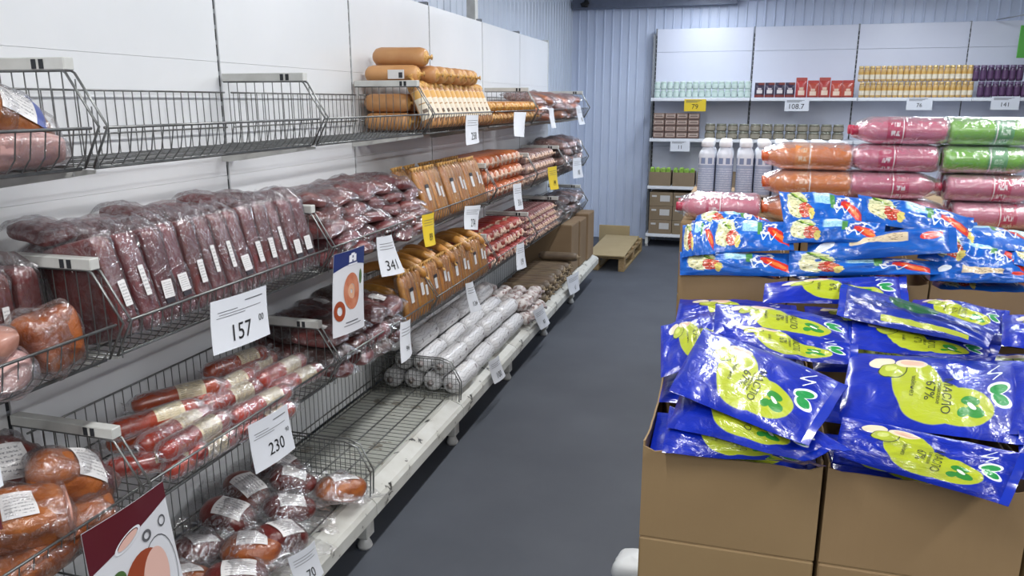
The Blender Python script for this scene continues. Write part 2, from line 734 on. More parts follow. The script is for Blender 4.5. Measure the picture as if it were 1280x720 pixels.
def make_base_grid():
    t = thing('base_basket', '', 'basket')
    xb, xf = XW + 0.03, -1.285
    n = 26
    ys = [0.02 + (PITCH - 0.04) * i / n for i in range(n + 1)]
    b = B()
    for y in ys:
        b.tube([(xb, y, 0.004), (xb, y, 0.20)], WR, 4, cap=False)
    for dz in (0.06, 0.20):
        b.tube([(xb, 0.018, dz), (xb, PITCH - 0.018, dz)], 0.003, 5)
    b.build('back_grid', m_wire, t, kind='stuff')
    b = B()
    for y in ys:
        b.tube([(xb, y, 0.006), (xf, y, 0.006)], WR, 4, cap=False)
    for x in (xb, xb + 0.1, xb + 0.2, xb + 0.29, xf):
        b.tube([(x, 0.018, 0.003), (x, PITCH - 0.018, 0.003)], 0.003, 5)
    b.build('floor_grid', m_wire, t, kind='stuff')
    return t


GK = Kind(make_base_grid)
for i in range(7):
    GK.put((0, YS[i], T0), (0, 0, 0), '%swire mesh tray on the base deck of the %s shelf bay from the near end' % (
        'empty ' if i == 2 else '', ORD[i]), 'wire trays on the base deck')


def make_divider():
    """side divider of a basket, floor at z = 0, in the plane y = 0"""
    t = thing('basket_divider', '', 'divider')
    top, mid, lo = (-1.375, 0.205), (-1.305, 0.088), (-1.355, 0.0)
    b = B()
    for y in (-0.012, 0.012):
        b.tube([(XW + 0.02, y, 0.205), (top[0] - 0.01, y, 0.205), top[:1] + (y, 0.2), mid[:1] + (y, mid[1]), lo[:1] + (y, 0.0)], 0.003, 5)
        b.tube([(XW + 0.02, y, 0.0), (lo[0], y, 0.0)], 0.003, 5)
    b.build('frame_wire', m_wire, t)
    b = B()
    for i in range(11):
        x = XW + 0.03 + i * 0.034
        if x <= top[0]:
            zt = 0.205
        else:
            zt = 0.205 - (x - top[0]) / (mid[0] - top[0]) * 0.117
        b.tube([(x, 0, 0.0), (x, 0, zt)], WR, 4, cap=False)
    b.build('grid_wire', m_wire, t, kind='stuff')
    b = B()
    b.bbox(XW + 0.015, top[0] + 0.0, -0.014, 0.014, 0.205, 0.232, 0.002)
    tb = b.build('top_bar', m_bar, t, smooth=False)
    b = B()
    b.box(-1.46, -1.448, -0.0155, -0.0143, 0.208, 0.228)
    b.box(-1.44, -1.428, -0.0155, -0.0143, 0.208, 0.228)
    b.build('clip', m_gap, tb, smooth=False)
    return t


DK = Kind(make_divider)
for z, ks in ((T3, (1, 2, 3, 5, 7)), (T2, (1, 2, 4, 5, 6, 7)), (T1, (1, 2, 3, 4, 5, 6, 7))):
    for k in ks:
        DK.put((0, YS[k], z), (0, 0, 0), 'wire basket divider with pale top bar at bay joint %s on the %s tier' % (ORD[k], tn[z]),
               'basket dividers')


def make_base_divider():
    t = thing('base_divider', '', 'divider')
    b = B()
    pts = [(-1.66, 0.006), (-1.66, 0.205), (-1.30, 0.205), (-1.25, 0.19), (-1.20, 0.095), (-1.205, 0.0)]
    for y in (-0.012, 0.012):
        b.tube([(x, y, z) for x, z in pts], 0.0032, 6)
    for i in range(7):
        z = 0.03 + i * 0.026
        b.tube([(-1.66, 0, z), (-1.205 if z < 0.1 else -1.205 - (z - 0.1) * 0.5, 0, z)], WR, 4)
    b.build('frame_wire', m_wire, t)
    b = B()
    for i in range(22):
        x = -1.655 + i * 0.0205
        zt = 0.203 if x < -1.28 else max(0.05, 0.203 - (x + 1.28) / 0.075 * 0.1)
        b.tube([(x, 0, 0.0), (x, 0, zt)], WR, 4, cap=False)
    b.build('grid_wire', m_wire, t, kind='stuff')
    return t


DB = Kind(make_base_divider)
for k in (1, 2, 3):
    DB.put((0, YS[k], T0), (0, 0, 0), ['', 'wire divider at the near end of the vacuum hams on the base deck', 'wire divider between vacuum packed hams and the empty base deck',
           'wire divider between the empty base deck and white paper sausages'][k], 'dividers on the base deck')
# ================================================================ shelving on the back wall
m_bshelf = mat('white_shelf', 'e4e7ec', rough=0.4)
m_bpan = mat('pale_back_panel', 'd7dbea', 'dfe3f0', rough=0.35, scale=1.2)
m_card = mat('kraft_card', '8f7c62', '9a876c', rough=0.75, scale=5, bump=0.05, bscale=120, rnd=0.07)
m_carddk = mat('brown_card', '84735c', '8e7c64', rough=0.75, scale=6, rnd=0.08)
m_plabel = mat('blank_paper', 'dcdde0', rough=0.6)
m_ink = mat('black_ink', '17171a', rough=0.6)
m_greyink = mat('grey_ink', '5a5b60', rough=0.6)
BX = [-0.965, 0.11, 1.18, 2.245, 3.31]
SY0, SY1 = 8.95, 9.34
BZ = [1.69, 1.245, 0.71, 0.155]


def make_bbay():
    w = 1.068
    t = thing('wall_shelf_unit', '', 'shelving')
    for z0, z1 in ((0.1, 0.62), (0.62, 1.14), (1.14, 1.66), (1.66, 2.2), (2.2, 2.455)):
        b = B()
        b.bbox(0.007, w - 0.007, SY1, SY1 + 0.025, z0 + 0.001, z1 - 0.001, 0.002)
        b.build('back_panel', m_bpan, t, smooth=False)
    b = B()
    b.box(-0.009, 0.009, SY1 + 0.006, SY1 + 0.06, 0.0, 2.46)
    u = b.build('upright', m_upright, t, smooth=False)
    b = B()
    for i in range(45):
        b.box(-0.005, 0.005, SY1 + 0.004, SY1 + 0.0065, 0.15 + i * 0.05, 0.185 + i * 0.05)
    b.build('slot', m_gap, u, smooth=False, kind='stuff')
    for z in BZ:
        b = B()
        b.bbox(0.003, w - 0.003, SY0, SY1 - 0.002, z - 0.035, z, 0.003)
        b.build('shelf', m_bshelf, t, smooth=False)
    b = B()
    b.box(0.0, 0.03, SY0 + 0.02, SY1, 0.03, 0.115)
    lg = b.build('leg', m_white, t, smooth=False)
    b = B()
    b.lathe([(0, 0.02), (0.03, 0.012)], 8, M=rotm(0, -PI / 2, 0, (0.015, SY0 + 0.05, 0)))
    b.build('foot', m_foot, lg)
    return t


BBK = Kind(make_bbay)
for i in range(4):
    BBK.put((BX[i], 0, 0), (0, 0, 0), 'white shelf unit with pale back panels, %s from the left on the back wall' % ORD[i], 'shelf units on the back wall')
b = B()
b.box(BX[0] - 0.035, BX[0] - 0.012, SY1 - 0.02, SY1 + 0.06, 0.0, 2.40)
p = b.build('side_post', m_upright, smooth=False)
tag(p, 'slotted grey side post at the left end of the back shelf units', 'post')
b = B()
for i in range(24):
    b.box(BX[0] - 0.0375, BX[0] - 0.0345, SY1 - 0.01, SY1 + 0.02, 0.2 + i * 0.09, 0.24 + i * 0.09)
b.build('slot', m_gap, p, smooth=False, kind='stuff')


# ---- small packaged goods: each maker returns a thing standing at z = 0, front towards -y
def simple(name, cat, parts):
    t = thing(name, '', cat)
    for pn, b, m, sm in parts:
        b.build(pn, m, t, smooth=sm)
    return t


def stripes(colA, colB, rows):
    """print function: bands and small marks on a label, by UV"""
    def fn(nt, u, v, c, tc):
        out = c
        for (u0, u1, v0, v1, col) in rows:
            out = mixc(nt, rect(u, v, u0, u1, v0, v1, 0.02), out, lin(col))
        return out
    return fn


def front_box(w, d, h, e=0.006):
    """box whose front face carries the UV of a label"""
    b = B()
    b.bbox(-w / 2, w / 2, 0, d, 0, h, e)
    b.uv = [((p[0] + w / 2) / w, p[2] / h) for p in b.v]
    return b


def jar(name, cat, w, h, mbody, mlid, mlabel):
    def mk():
        t = thing(name, '', cat)
        r = w / 2
        b = B()
        b.lathe([(0, r * 0.8), (0.006, r * 0.96), (h * 0.12, r), (h * 0.7, r), (h * 0.8, r * 0.86), (h * 0.82, r * 0.8)], 12, M=rotm(0, -PI / 2, 0))
        b.build('body', mbody, t)
        b = B()
        b.lathe([(h * 0.81, r * 0.9), (h * 0.83, r * 0.93), (h * 0.97, r * 0.93), (h * 0.985, r * 0.86)], 12, M=rotm(0, -PI / 2, 0))
        b.build('lid', mlid, t)
        b = B()
        b.lathe([(h * 0.15, r * 1.02), (h * 0.64, r * 1.02)], 12, M=rotm(0, -PI / 2, 0), cap=False)
        b.build('label', mlabel, t)
        return t
    return mk


def plab(name, base, mark, marks):
    return mat(name, base, rough=0.45, paint=stripes(base, mark, [(u0, u1, v0, v1, c) for u0, u1, v0, v1, c in marks]))


# UV of a lathe label: u = height, v = round (0.75 faces -y)
m_jg = mat('pale_green_jar', 'b9d0c6', rough=0.3, rnd=0.06)
m_jglid = mat('pale_green_lid', 'd4e2dd', rough=0.4)
m_jglab = plab('pale_green_label', 'cfe0da', '', [(0.1, 0.55, 0.68, 0.82, '47665e'), (0.62, 0.9, 0.71, 0.79, '2f4f48'), (0.1, 0.5, 0.18, 0.32, '47665e')])
m_go = mat('gold_jar', 'c7a468', rough=0.3, rnd=0.1)
m_golid = mat('gold_lid', 'cfb27a', rough=0.3, metal=0.3, rnd=0.1)
m_golab = plab('gold_label', 'e3d8c2', '', [(0.58, 1.0, 0.0, 1.0, 'cda45a'), (0.1, 0.45, 0.66, 0.73, '6a5c48'), (0.15, 0.5, 0.78, 0.83, '6a5c48')])
m_pu = mat('plum_jar', '4a3550', rough=0.25, rnd=0.15)
m_pulid = mat('plum_lid', '6c5a78', rough=0.35, rnd=0.12)
m_pulab = plab('plum_label', '55385c', '', [(0.05, 0.55, 0.70, 0.80, 'cfc6d0'), (0.6, 0.9, 0.72, 0.78, 'a99bb0')])
JG = Kind(jar('sauce_jar', 'jar', 0.066, 0.088, m_jg, m_jglid, m_jglab))
GO = Kind(jar('sauce_bottle', 'bottle', 0.0525, 0.158, m_go, m_golid, m_golab))
PU = Kind(jar('plum_bottle', 'bottle', 0.062, 0.156, m_pu, m_pulid, m_pulab))
for lv, ln in ((0, 'lower'), (1, 'upper')):
    for i in range(15):
        JG.put((-0.90 + i * 0.0695, 9.0, BZ[0] + 0.002 + lv * 0.0885), (0, 0, R.uniform(-0.1, 0.1)),
               'pale green jar on the top back shelf, %s from the left in the %s layer' % (ORD[i], ln), 'pale green jars on the back shelf')
    for i in range(20):
        GO.put((1.215 + i * 0.0535 - lv * 0.02, 9.0 + R.uniform(-0.006, 0.006), BZ[0] + 0.002 + lv * 0.161), (0, 0, R.uniform(-0.15, 0.15)),
               'golden sauce bottle on the top back shelf, %s from the left in the %s layer' % (ORD[i], ln), 'golden bottles on the back shelf')
    for i in range(7):
        PU.put((2.325 + i * 0.0645 - lv * 0.06, 9.0, BZ[0] + 0.002 + lv * 0.159), (0, 0, R.uniform(-0.15, 0.15)),
               'dark plum bottle on the top back shelf, %s from the left in the %s layer' % (ORD[i], ln), 'plum bottles on the back shelf')

# dark sachets and red sachets in a display tray
m_dsach = mat('dark_sachet', '3d3348', rough=0.3, rnd=0.08, paint=stripes('', '', [(0.0, 1.0, 0.0, 0.22, '7e3b34'), (0.2, 0.8, 0.3, 0.6, 'd9d2cf'), (0.3, 0.7, 0.6, 0.75, 'b9aab0')]))
m_rsach = mat('red_sachet', 'b5483f', rough=0.3, rnd=0.08, paint=stripes('', '', [(0.0, 1.0, 0.0, 0.10, '8a3a30'), (0.2, 0.8, 0.12, 0.42, 'e2c9b4'), (0.3, 0.7, 0.42, 0.6, 'd8b49c')]))


def sachet(w, h, d, m):
    def mk():
        t = thing('sachet', '', 'sachet')
        b = B()

        def side(sg):
            def fn(u, v):
                k = math.sin(PI * u) ** 0.6 * math.sin(PI * min(1, v * 0.6 + 0.4)) ** 0.5
                return ((u - 0.5) * w, sg * d / 2 * k + d / 2, v * h * 0.86)
            return fn
        b.grid(side(-1), 8, 8)
        b.grid(side(1), 8, 8, flip=True)
        b.build('pouch', m, t)
        b = B()
        b.bbox(-w / 2, w / 2, d / 2 - 0.003, d / 2 + 0.003, h * 0.84, h, 0.001)
        b.build('seal', m, t, smooth=False)
        return t
    return mk


DS = Kind(sachet(0.10, 0.155, 0.05, m_dsach))
RS = Kind(sachet(0.112, 0.19, 0.05, m_rsach))
for i in range(4):
    DS.put((0.195 + i * 0.104, 8.99, BZ[0] + 0.004), (0, 0, 0), 'dark purple and red sachet on the top back shelf, %s from the left' % ORD[i], 'dark sachets on the back shelf')
for i in range(5):
    RS.put((0.622 + i * 0.116, 8.99, BZ[0] + 0.004), (R.uniform(-0.05, 0.02), 0, R.uniform(-0.1, 0.1)), 'red sachet on the top back shelf, %s from the left beside the golden bottles' % ORD[i],
           'red sachets on the back shelf', scale=(1, 1, 1.08 if i in (0, 2) else 0.92))

# cube cartons on the second shelf
m_cube = mat('pinkish_carton', '8b7468', '7a5e55', rough=0.6, scale=30, rnd=0.1, paint=stripes('', '', [(0.08, 0.92, 0.3, 0.85, 'bfaca0'), (0.15, 0.85, 0.42, 0.58, '5d463e'), (0.2, 0.8, 0.66, 0.76, '6d544c')]))
m_cuband = mat('carton_band', '4d3a36', rough=0.6)


def mk_cube():
    t = thing('food_carton', '', 'carton')
    front_box(0.122, 0.11, 0.068, 0.004).build('body', m_cube, t, smooth=False)
    b = B()
    b.bbox(-0.0615, 0.0615, -0.0008, 0.1108, 0.0, 0.010, 0.002)
    b.build('band', m_cuband, t, smooth=False)
    return t


CK = Kind(mk_cube)
for c in range(4):
    for r in range(4):
        CK.put((-0.865 + c * 0.128, 8.975, BZ[1] + 0.002 + r * 0.0695), (0, 0, R.uniform(-0.03, 0.03)),
               'small pinkish food carton on the second back shelf, column %s from the left, %s from the bottom' % (ORD[c], ORD[r]), 'pinkish cartons on the back shelf')
# olive tins / pouches along the second shelf
m_tin = mat('olive_tin', '7d7766', rough=0.4, rnd=0.12)
m_tinlid = mat('tin_lid', 'a5a697', rough=0.3, metal=0.5)
m_tinlab = plab('tin_label', '9b9484', '', [(0.1, 0.45, 0.68, 0.82, '4a463a'), (0.5, 0.9, 0.66, 0.84, 'b6b4a4')])
TK = Kind(jar('tin', 'tin', 0.112, 0.082, m_tin, m_tinlid, m_tinlab))
for i in range(12):
    for lv in (0, 1):
        TK.put((-0.30 + i * 0.121, 9.03, BZ[1] + 0.002 + lv * 0.083), (0, 0, R.uniform(-0.3, 0.3)),
               'olive tin on the second back shelf, %s from the left in the %s layer' % (ORD[i], ('lower', 'upper')[lv]), 'olive tins on the back shelf')
m_blue_s = mat('navy_pack', '2f3f78', rough=0.4, rnd=0.1, paint=stripes('', '', [(0.25, 0.75, 0.4, 0.9, 'c9d2e6')]))
m_navtop = mat('navy_pack_top', 'd5dae6', rough=0.4)


def mk_np():
    t = thing('navy_pack', '', 'pack')
    front_box(0.075, 0.08, 0.19, 0.008).build('body', m_blue_s, t, smooth=False)
    b = B()
    b.bbox(-0.032, 0.032, 0.005, 0.075, 0.19, 0.205, 0.004)
    b.build('cap', m_navtop, t, smooth=False)
    return t


NK = Kind(mk_np)
for i in range(5):
    NK.put((2.52 + i * 0.083, 8.98, BZ[1] + 0.002), (0, 0, 0), 'navy blue pack on the second back shelf behind the green bottles, %s from the left' % ORD[i], 'navy packs on the back shelf')

# third shelf: trays with green packets; bottom shelf: closed cartons
m_grn = mat('lime_packet', '7fae3c', 'a8cc62', rough=0.35, scale=40, rnd=0.12)


def mk_tray():
    t = thing('packet_tray', '', 'tray')
    w, d, h = 0.245, 0.3, 0.155
    b = B()
    b.bbox(-w / 2, w / 2, 0, 0.006, 0, h, 0.001)
    b.bbox(-w / 2, w / 2, d - 0.006, d, 0, h, 0.001)
    b.bbox(-w / 2, -w / 2 + 0.006, 0.006, d - 0.006, 0, h, 0.001)
    b.bbox(w / 2 - 0.006, w / 2, 0.006, d - 0.006, 0, h, 0.001)
    b.bbox(-w / 2 + 0.006, w / 2 - 0.006, 0.006, d - 0.006, 0, 0.006, 0.001)
    b.build('box', m_carddk, t, smooth=False)
    return t


TR = Kind(mk_tray)


def mk_gp():
    b = B()
    b.superq(0.026, 0.012, 0.055, 0.5, 0.6, 10, 8, amp=0.008, freq=60)
    o = b.build('green_packet', m_grn)
    return tag(o, '', 'packet')


GP = Kind(mk_gp)
for c in range(4):
    x = -0.825 + c * 0.265
    TR.put((x, 8.965, BZ[2] + 0.002), (0, 0, 0), 'brown cardboard tray of green packets on the third back shelf, %s from the left' % ORD[c], 'trays of green packets')
    if c < 3:
        for k in range(8):
            GP.put((x - 0.09 + (k % 4) * 0.06, 8.995 + (k // 4) * 0.07, BZ[2] + 0.14 + R.uniform(0, 0.02)), (R.uniform(-0.3, 0.3), R.uniform(-0.3, 0.3), R.uniform(-0.4, 0.4)),
                   'bright green packet in the %s tray from the left, %s row, %s across' % (ORD[c], ('front', 'back')[k // 4], ORD[k % 4]), 'green packets in trays')
m_white_lab = mat('pale_label', 'c9c8c6', rough=0.6)


def mk_cc():
    t = thing('stock_carton', '', 'carton')
    w, d, h = 0.262, 0.3, 0.158
    b = B()
    b.bbox(-w / 2, w / 2, 0, d, 0, h, 0.004)
    b.build('box', m_carddk, t, smooth=False)
    b = B()
    b.box(-0.01, 0.10, -0.0022, -0.0005, 0.055, 0.125)
    b.build('label', m_white_lab, t, smooth=False)
    b = B()
    b.box(-0.105, -0.05, -0.0018, -0.0005, 0.105, 0.125)
    b.build('sticker', m_white_lab, t, smooth=False)
    return t


CC = Kind(mk_cc)
for c in range(4):
    for r in range(3):
        CC.put((-0.80 + c * 0.268, 8.965, BZ[3] + 0.002 + r * 0.16), (0, 0, R.uniform(-0.02, 0.02)),
               'brown closed carton on the bottom back shelf, %s column from the left, %s from the bottom' % (ORD[c], ORD[r]), 'closed cartons on the bottom back shelf')

# ---- price cards hanging on the back shelves
m_tagw = mat('price_paper', 'dfe2e8', rough=0.55)
m_tagy = mat('yellow_paper', 'e3c52a', rough=0.55)


def put_text(parent, name, body, size, fn, m):
    """lettering laid on a surface: fn(x, y) -> point"""
    vs, fs = text2d(body, size)
    b = B()
    b.add([fn(x, y) for x, y in vs], fs)
    return b.build(name, m, parent, smooth=False)


def price_card(x, y, z0, z1, w, m, text, label, txs=0.05, lines=True, dark=None):
    t = thing('price_card', label, 'price card', (x, y, z0), (0, 0, 0), 'price cards on the back shelves')
    h = z1 - z0
    b = B()
    b.bbox(-w / 2, w / 2, -0.0015, 0.0, 0, h, 0.0005)
    b.build('card', m, t, smooth=False)
    if text:
        put_text(t, 'print', text, txs, lambda a, c: (a, -0.0026, h * 0.40 + c), m_ink)
    if lines:
        b = B()
        for k in range(3):
            b.box(-w * 0.42, w * (0.1 + 0.1 * k), -0.0024, -0.0016, h * (0.74 + 0.07 * k), h * (0.77 + 0.07 * k))
        b.build('small_print', m_greyink, t, smooth=False)
    return t


price_card(-0.475, 8.945, 1.545, 1.675, 0.235, m_tagy, '79', 'yellow price card hanging under the pale green jars', 0.075)
price_card(-0.615, 8.945, 1.105, 1.225, 0.215, m_tagw, '11', 'white price card under the pinkish food cartons', 0.06)
price_card(0.585, 8.945, 1.55, 1.675, 0.245, m_tagw, '108.7', 'white price card reading 108.7 under the dark and red sachets', 0.075)
price_card(1.77, 8.945, 1.565, 1.69, 0.24, m_tagw, '76', 'white price card hanging below the golden bottles', 0.055)
price_card(2.545, 8.945, 1.57, 1.70, 0.25, m_tagw, '141', 'white price card hanging below the plum bottles', 0.06)

# green hanging sign at the right
t = thing('green_sign', 'plain green sign board at the right edge above the plum bottles', 'sign', (2.56, 8.8, 2.06), (0, 0, 0.25))
b = B()
b.bbox(-0.02, 0.34, -0.004, 0.004, 0.0, 0.30, 0.001)
b.build('board', mat('sign_green', '56a545', rough=0.4), t, smooth=False)
b = B()
b.tube([(0.02, 0, 0.30), (0.02, 0.0, 0.40), (0.02, 0.5, 0.40)], 0.006, 5)
b.build('arm', m_upright, t)

# ---- pallet with cardboard in the far corner
m_pine = mat('pallet_pine', 'a58e67', '8d7752', rough=0.8, scale=6, stretch=(8, 1, 8), rnd=0.12)
t = thing('pallet', 'wooden pallet on the floor in the far left corner, covered with cardboard', 'pallet', (-1.32, 7.50, 0), (0, 0, -0.03))
for i in range(3):
    b = B()
    b.bbox(i * 0.11, i * 0.11 + 0.09 if i < 2 else 0.30, 0, 1.2, 0, 0.02, 0.002)
bl = B()
for i, y in enumerate((0.0, 0.28, 0.56, 0.84, 1.10)):
    b = B()
    b.bbox(0, 0.32, y, y + 0.1, 0.125, 0.147, 0.002)
    b.build('deck_board', m_pine, t, smooth=False)
for x in (0.0, 0.26):
    for y in (0, 0.55, 1.1):
        b = B()
        b.bbox(x, x + 0.06, y, y + 0.1, 0.022, 0.105, 0.002)
        b.build('block', m_pine, t, smooth=False)
    b = B()
    b.bbox(x, x + 0.06, 0, 1.2, 0.0, 0.022, 0.002)
    b.build('runner', m_pine, t, smooth=False)
    b = B()
    b.bbox(x, x + 0.06, 0, 1.2, 0.105, 0.125, 0.002)
    b.build('stringer', m_pine, t, smooth=False)
m_sheet = mat('tan_card_sheet', 'a8956f', 'b09d78', rough=0.75, scale=4)
b = B()
b.bbox(-1.38, -1.00, 7.46, 8.68, 0.152, 0.166, 0.002)
tag(b.build('cardboard_sheet', m_sheet, smooth=False), 'tan cardboard sheet lying on the pallet in the far corner', 'cardboard')
b = B()
b.bbox(-1.47, -1.12, 8.735, 8.765, 0.0, 0.265, 0.002)
tag(b.build('cardboard_sheet', m_sheet, smooth=False), 'folded cardboard standing at the far end of the pallet', 'cardboard')
# plain brown cartons on the end of the base deck
m_kraft = mat('plain_kraft', '7f694f', '8a7459', rough=0.75, scale=4, rnd=0.06)


def closed_carton(w, d, h, label, loc, rz=0.0, group=None, m=None):
    t = thing('cardboard_carton', label, 'carton', loc, (0, 0, rz), group)
    m = m or m_kraft
    b = B()
    b.bbox(0, w, 0, d, 0, h - 0.004, 0.004)
    b.build('body', m, t, smooth=False)
    for y0, y1 in ((0.003, d / 2 - 0.0015), (d / 2 + 0.0015, d - 0.003)):
        b = B()
        b.bbox(0.003, w - 0.003, y0, y1, h - 0.004, h, 0.0012)
        b.build('flap', m, t, smooth=False)
    return t


closed_carton(0.40, 0.30, 0.41, 'large brown carton on the far base deck, nearest the brown sticks', (-1.66, 6.14, 0.252), 0, 'brown cartons on the far base deck')
closed_carton(0.40, 0.28, 0.40, 'middle brown carton on the far end of the base deck', (-1.65, 6.455, 0.252), 0, 'brown cartons on the far base deck')
closed_carton(0.42, 0.28, 0.42, 'last brown carton at the far end of the base deck by the pallet', (-1.655, 6.755, 0.252), 0, 'brown cartons on the far base deck')
# ================================================================ cartons, pouches and drinks on the right
m_box = mat('carton_kraft', '987d58', 'a0855f', rough=0.72, scale=1.7, bump=0.03, bscale=90, rnd=0.04)
m_boxin = mat('carton_kraft_inner', '9f8866', rough=0.8)


def open_carton(w, d, h, label, loc, group):
    t = thing('open_carton', label, 'carton', loc, (0, 0, 0), group)
    k = 0.005

    def wavy(axis, L, ht, amp, seed):
        """a card panel with a slightly uneven top edge, in local x"""
        b = B()
        n = 14
        top = [ht + amp * mn.noise(Vector((i * 0.55, seed, 0))) - amp for i in range(n + 1)]
        top[0] = top[-1] = ht
        vs, fs = [], []
        for i in range(n + 1):
            x = L * i / n
            bow = 0.006 * math.sin(PI * i / n)
            for y in (0, k):
                vs += [(x, y, 0), (x, y - bow, top[i])]
        for i in range(n):
            a = i * 4
            fs += [(a, a + 4, a + 5, a + 1), (a + 2, a + 3, a + 7, a + 6), (a + 1, a + 5, a + 7, a + 3), (a, a + 2, a + 6, a + 4)]
        fs += [(0, 1, 3, 2), (n * 4, n * 4 + 2, n * 4 + 3, n * 4 + 1)]
        return b.add(vs, fs)
    p = wavy('x', w, h, 0.010, loc[0] * 9).build('front_panel', m_box, t, smooth=False)
    p = wavy('x', w, h, 0.010, loc[0] * 5 + 3).build('back_panel', m_box, t, smooth=False)
    p.location = (0, d - k, 0)
    for x in (k, w):
        p = wavy('y', d - 2 * k - 0.001, h + 0.012, 0.010, x * 9).build('side_panel', m_box, t, smooth=False)
        p.rotation_euler = (0, 0, PI / 2)
        p.location = (x, k + 0.0005, 0)
    b = B()
    b.box(k + 0.001, w - k - 0.001, k + 0.001, d - k - 0.001, 0.0, k)
    b.build('bottom_panel', m_boxin, t, smooth=False)
    return t


CW, CD, CH = 0.453, 0.56, 0.268
gx = [-0.19, 0.275, 0.74]
rown = ['front left', 'front middle', 'front right']
for j, x in enumerate(gx):
    for r, y in ((0, 1.93), (1, 2.50)):
        nm = rown[j] if r == 0 else rown[j].replace('front', 'second row')
        open_carton(CW, CD, CH, 'open brown carton filled with blue mayonnaise pouches, %s of the stack' % nm, (x, y, 0.484), 'open cartons of mayonnaise')
        closed_carton(CW, CD, 0.268, 'closed brown carton under the %s open mayonnaise carton' % nm, (x, y, 0.213), 0, 'closed cartons under the mayonnaise', m_box)
        closed_carton(CW, CD, 0.211, 'bottom brown carton on the floor at %s of the mayonnaise stack' % nm, (x, y, 0.0), 0, 'closed cartons under the mayonnaise', m_box)
# second pallet stack
for j, (x0, x1) in enumerate(((-0.19, 0.222), (0.228, 0.715), (0.722, 1.20))):
    nm = ('left', 'middle', 'right')[j]
    open_carton(x1 - x0, 0.5, 0.27, 'open carton of blue sauce pouches, %s of the row behind the mayonnaise' % nm, (x0, 3.08, 0.724), 'open cartons of sauce pouches')
    closed_carton(x1 - x0, 0.5, 0.36, 'closed carton below the %s sauce pouch carton' % nm, (x0, 3.08, 0.362), 0, 'closed cartons under the sauce pouches', m_box)
    closed_carton(x1 - x0, 0.5, 0.36, 'lowest carton on the floor below the %s sauce pouches' % nm, (x0, 3.08, 0.0), 0, 'closed cartons under the sauce pouches', m_box)
for j in range(3):
    x0 = -0.24 + j * 0.56
    for k in range(3):
        closed_carton(0.55, 0.40, 0.36, 'carton under the stacked drinks bottles, %s from the left, %s from the floor' % (ORD[j], ORD[k]), (x0, 3.80, k * 0.361), 0, 'cartons under the drinks', m_box)
        closed_carton(0.55, 0.60, 0.38, 'carton under the white jugs, %s from the left, %s from the floor' % (ORD[j], ORD[k]), (x0, 4.28, k * 0.381), 0, 'cartons under the jugs', m_box)

# white bag corner at the foot of the stack
b = B()
b.superq(0.075, 0.06, 0.08, 0.5, 0.6, 16, 10, amp=0.02, freq=14, seed=3)
o = b.build('white_bag', mat('white_plastic', 'd9dcdd', rough=0.4))
o.location = (-0.205, 2.42, 0.055)
o.scale = (0.8, 1, 0.6)
tag(o, 'crumpled white plastic bag on the floor against the mayonnaise cartons', 'bag')
o.location.x = -0.262


# ---- prints of the pouches (u: bottom to top, v: left to right of the printed face)
def mayo_print(nt, u, v, c, tc):
    n = X(noise_node(nt, tc.outputs['UV'], 5, 2)) - 0.5
    uu, vv = u + n * 0.02, v + n * 0.03
    blob = ell(uu, vv, 0.43, 0.55, 0.15, 0.38, -0.15).max(ell(uu, vv, 0.68, 0.72, 0.19, 0.21, 0.12)).max(ell(uu, vv, 0.53, 0.70, 0.20, 0.24, 0.1))
    out = mixc(nt, blob, c, lin('b0bc2a'))
    rim = ell(uu, vv, 0.74, 0.72, 0.075, 0.14, 0.4)
    leaf = ell(uu, vv, 0.735, 0.66, 0.05, 0.055, 0.9).max(ell(uu, vv, 0.765, 0.76, 0.05, 0.06, -0.5)).max(ell(uu, vv, 0.70, 0.78, 0.03, 0.05, 0.2))
    out = mixc(nt, leaf, out, lin('2f8a34'))
    out = mixc(nt, ell(uu, vv, 0.745, 0.71, 0.035, 0.016, 0.9), out, lin('f0f3e8'))
    # garlic cloves and olives
    out = mixc(nt, ell(uu, vv, 0.20, 0.22, 0.065, 0.10, 0.5), out, lin('e9dcc0'))
    out = mixc(nt, ell(uu, vv, 0.27, 0.34, 0.085, 0.13, 0.2), out, lin('20301a'))
    out = mixc(nt, ell(uu, vv, 0.27, 0.335, 0.078, 0.12, 0.2), out, lin('aebb3a'))
    out = mixc(nt, ell(uu, vv, 0.255, 0.31, 0.035, 0.05, 0.2), out, lin('cdd66c'))
    out = mixc(nt, ell(uu, vv, 0.375, 0.22, 0.10, 0.075, 0.5), out, lin('ead9bd'))
    out = mixc(nt, ell(uu, vv, 0.385, 0.22, 0.085, 0.045, 0.5), out, lin('dfb9a0'))
    # heart logo
    h1 = ell(uu, vv, 0.885, 0.44, 0.052, 0.10, 0.5).max(ell(uu, vv, 0.905, 0.58, 0.055, 0.09, -0.4))
    h2 = ell(uu, vv, 0.885, 0.45, 0.040, 0.078, 0.5).max(ell(uu, vv, 0.903, 0.57, 0.042, 0.068, -0.4))
    out = mixc(nt, h1, out, lin('e8eef2'))
    out = mixc(nt, h2, out, lin('1f9347'))
    sq = (((v - 0.25) * 38.0 + (u - 0.86) * 60.0).sin() * 0.035 + 0.86 - u).abs().lt(0.011) * rect(u, v, 0.78, 0.95, 0.10, 0.36)
    out = mixc(nt, sq, out, lin('e8eef2'))
    return out


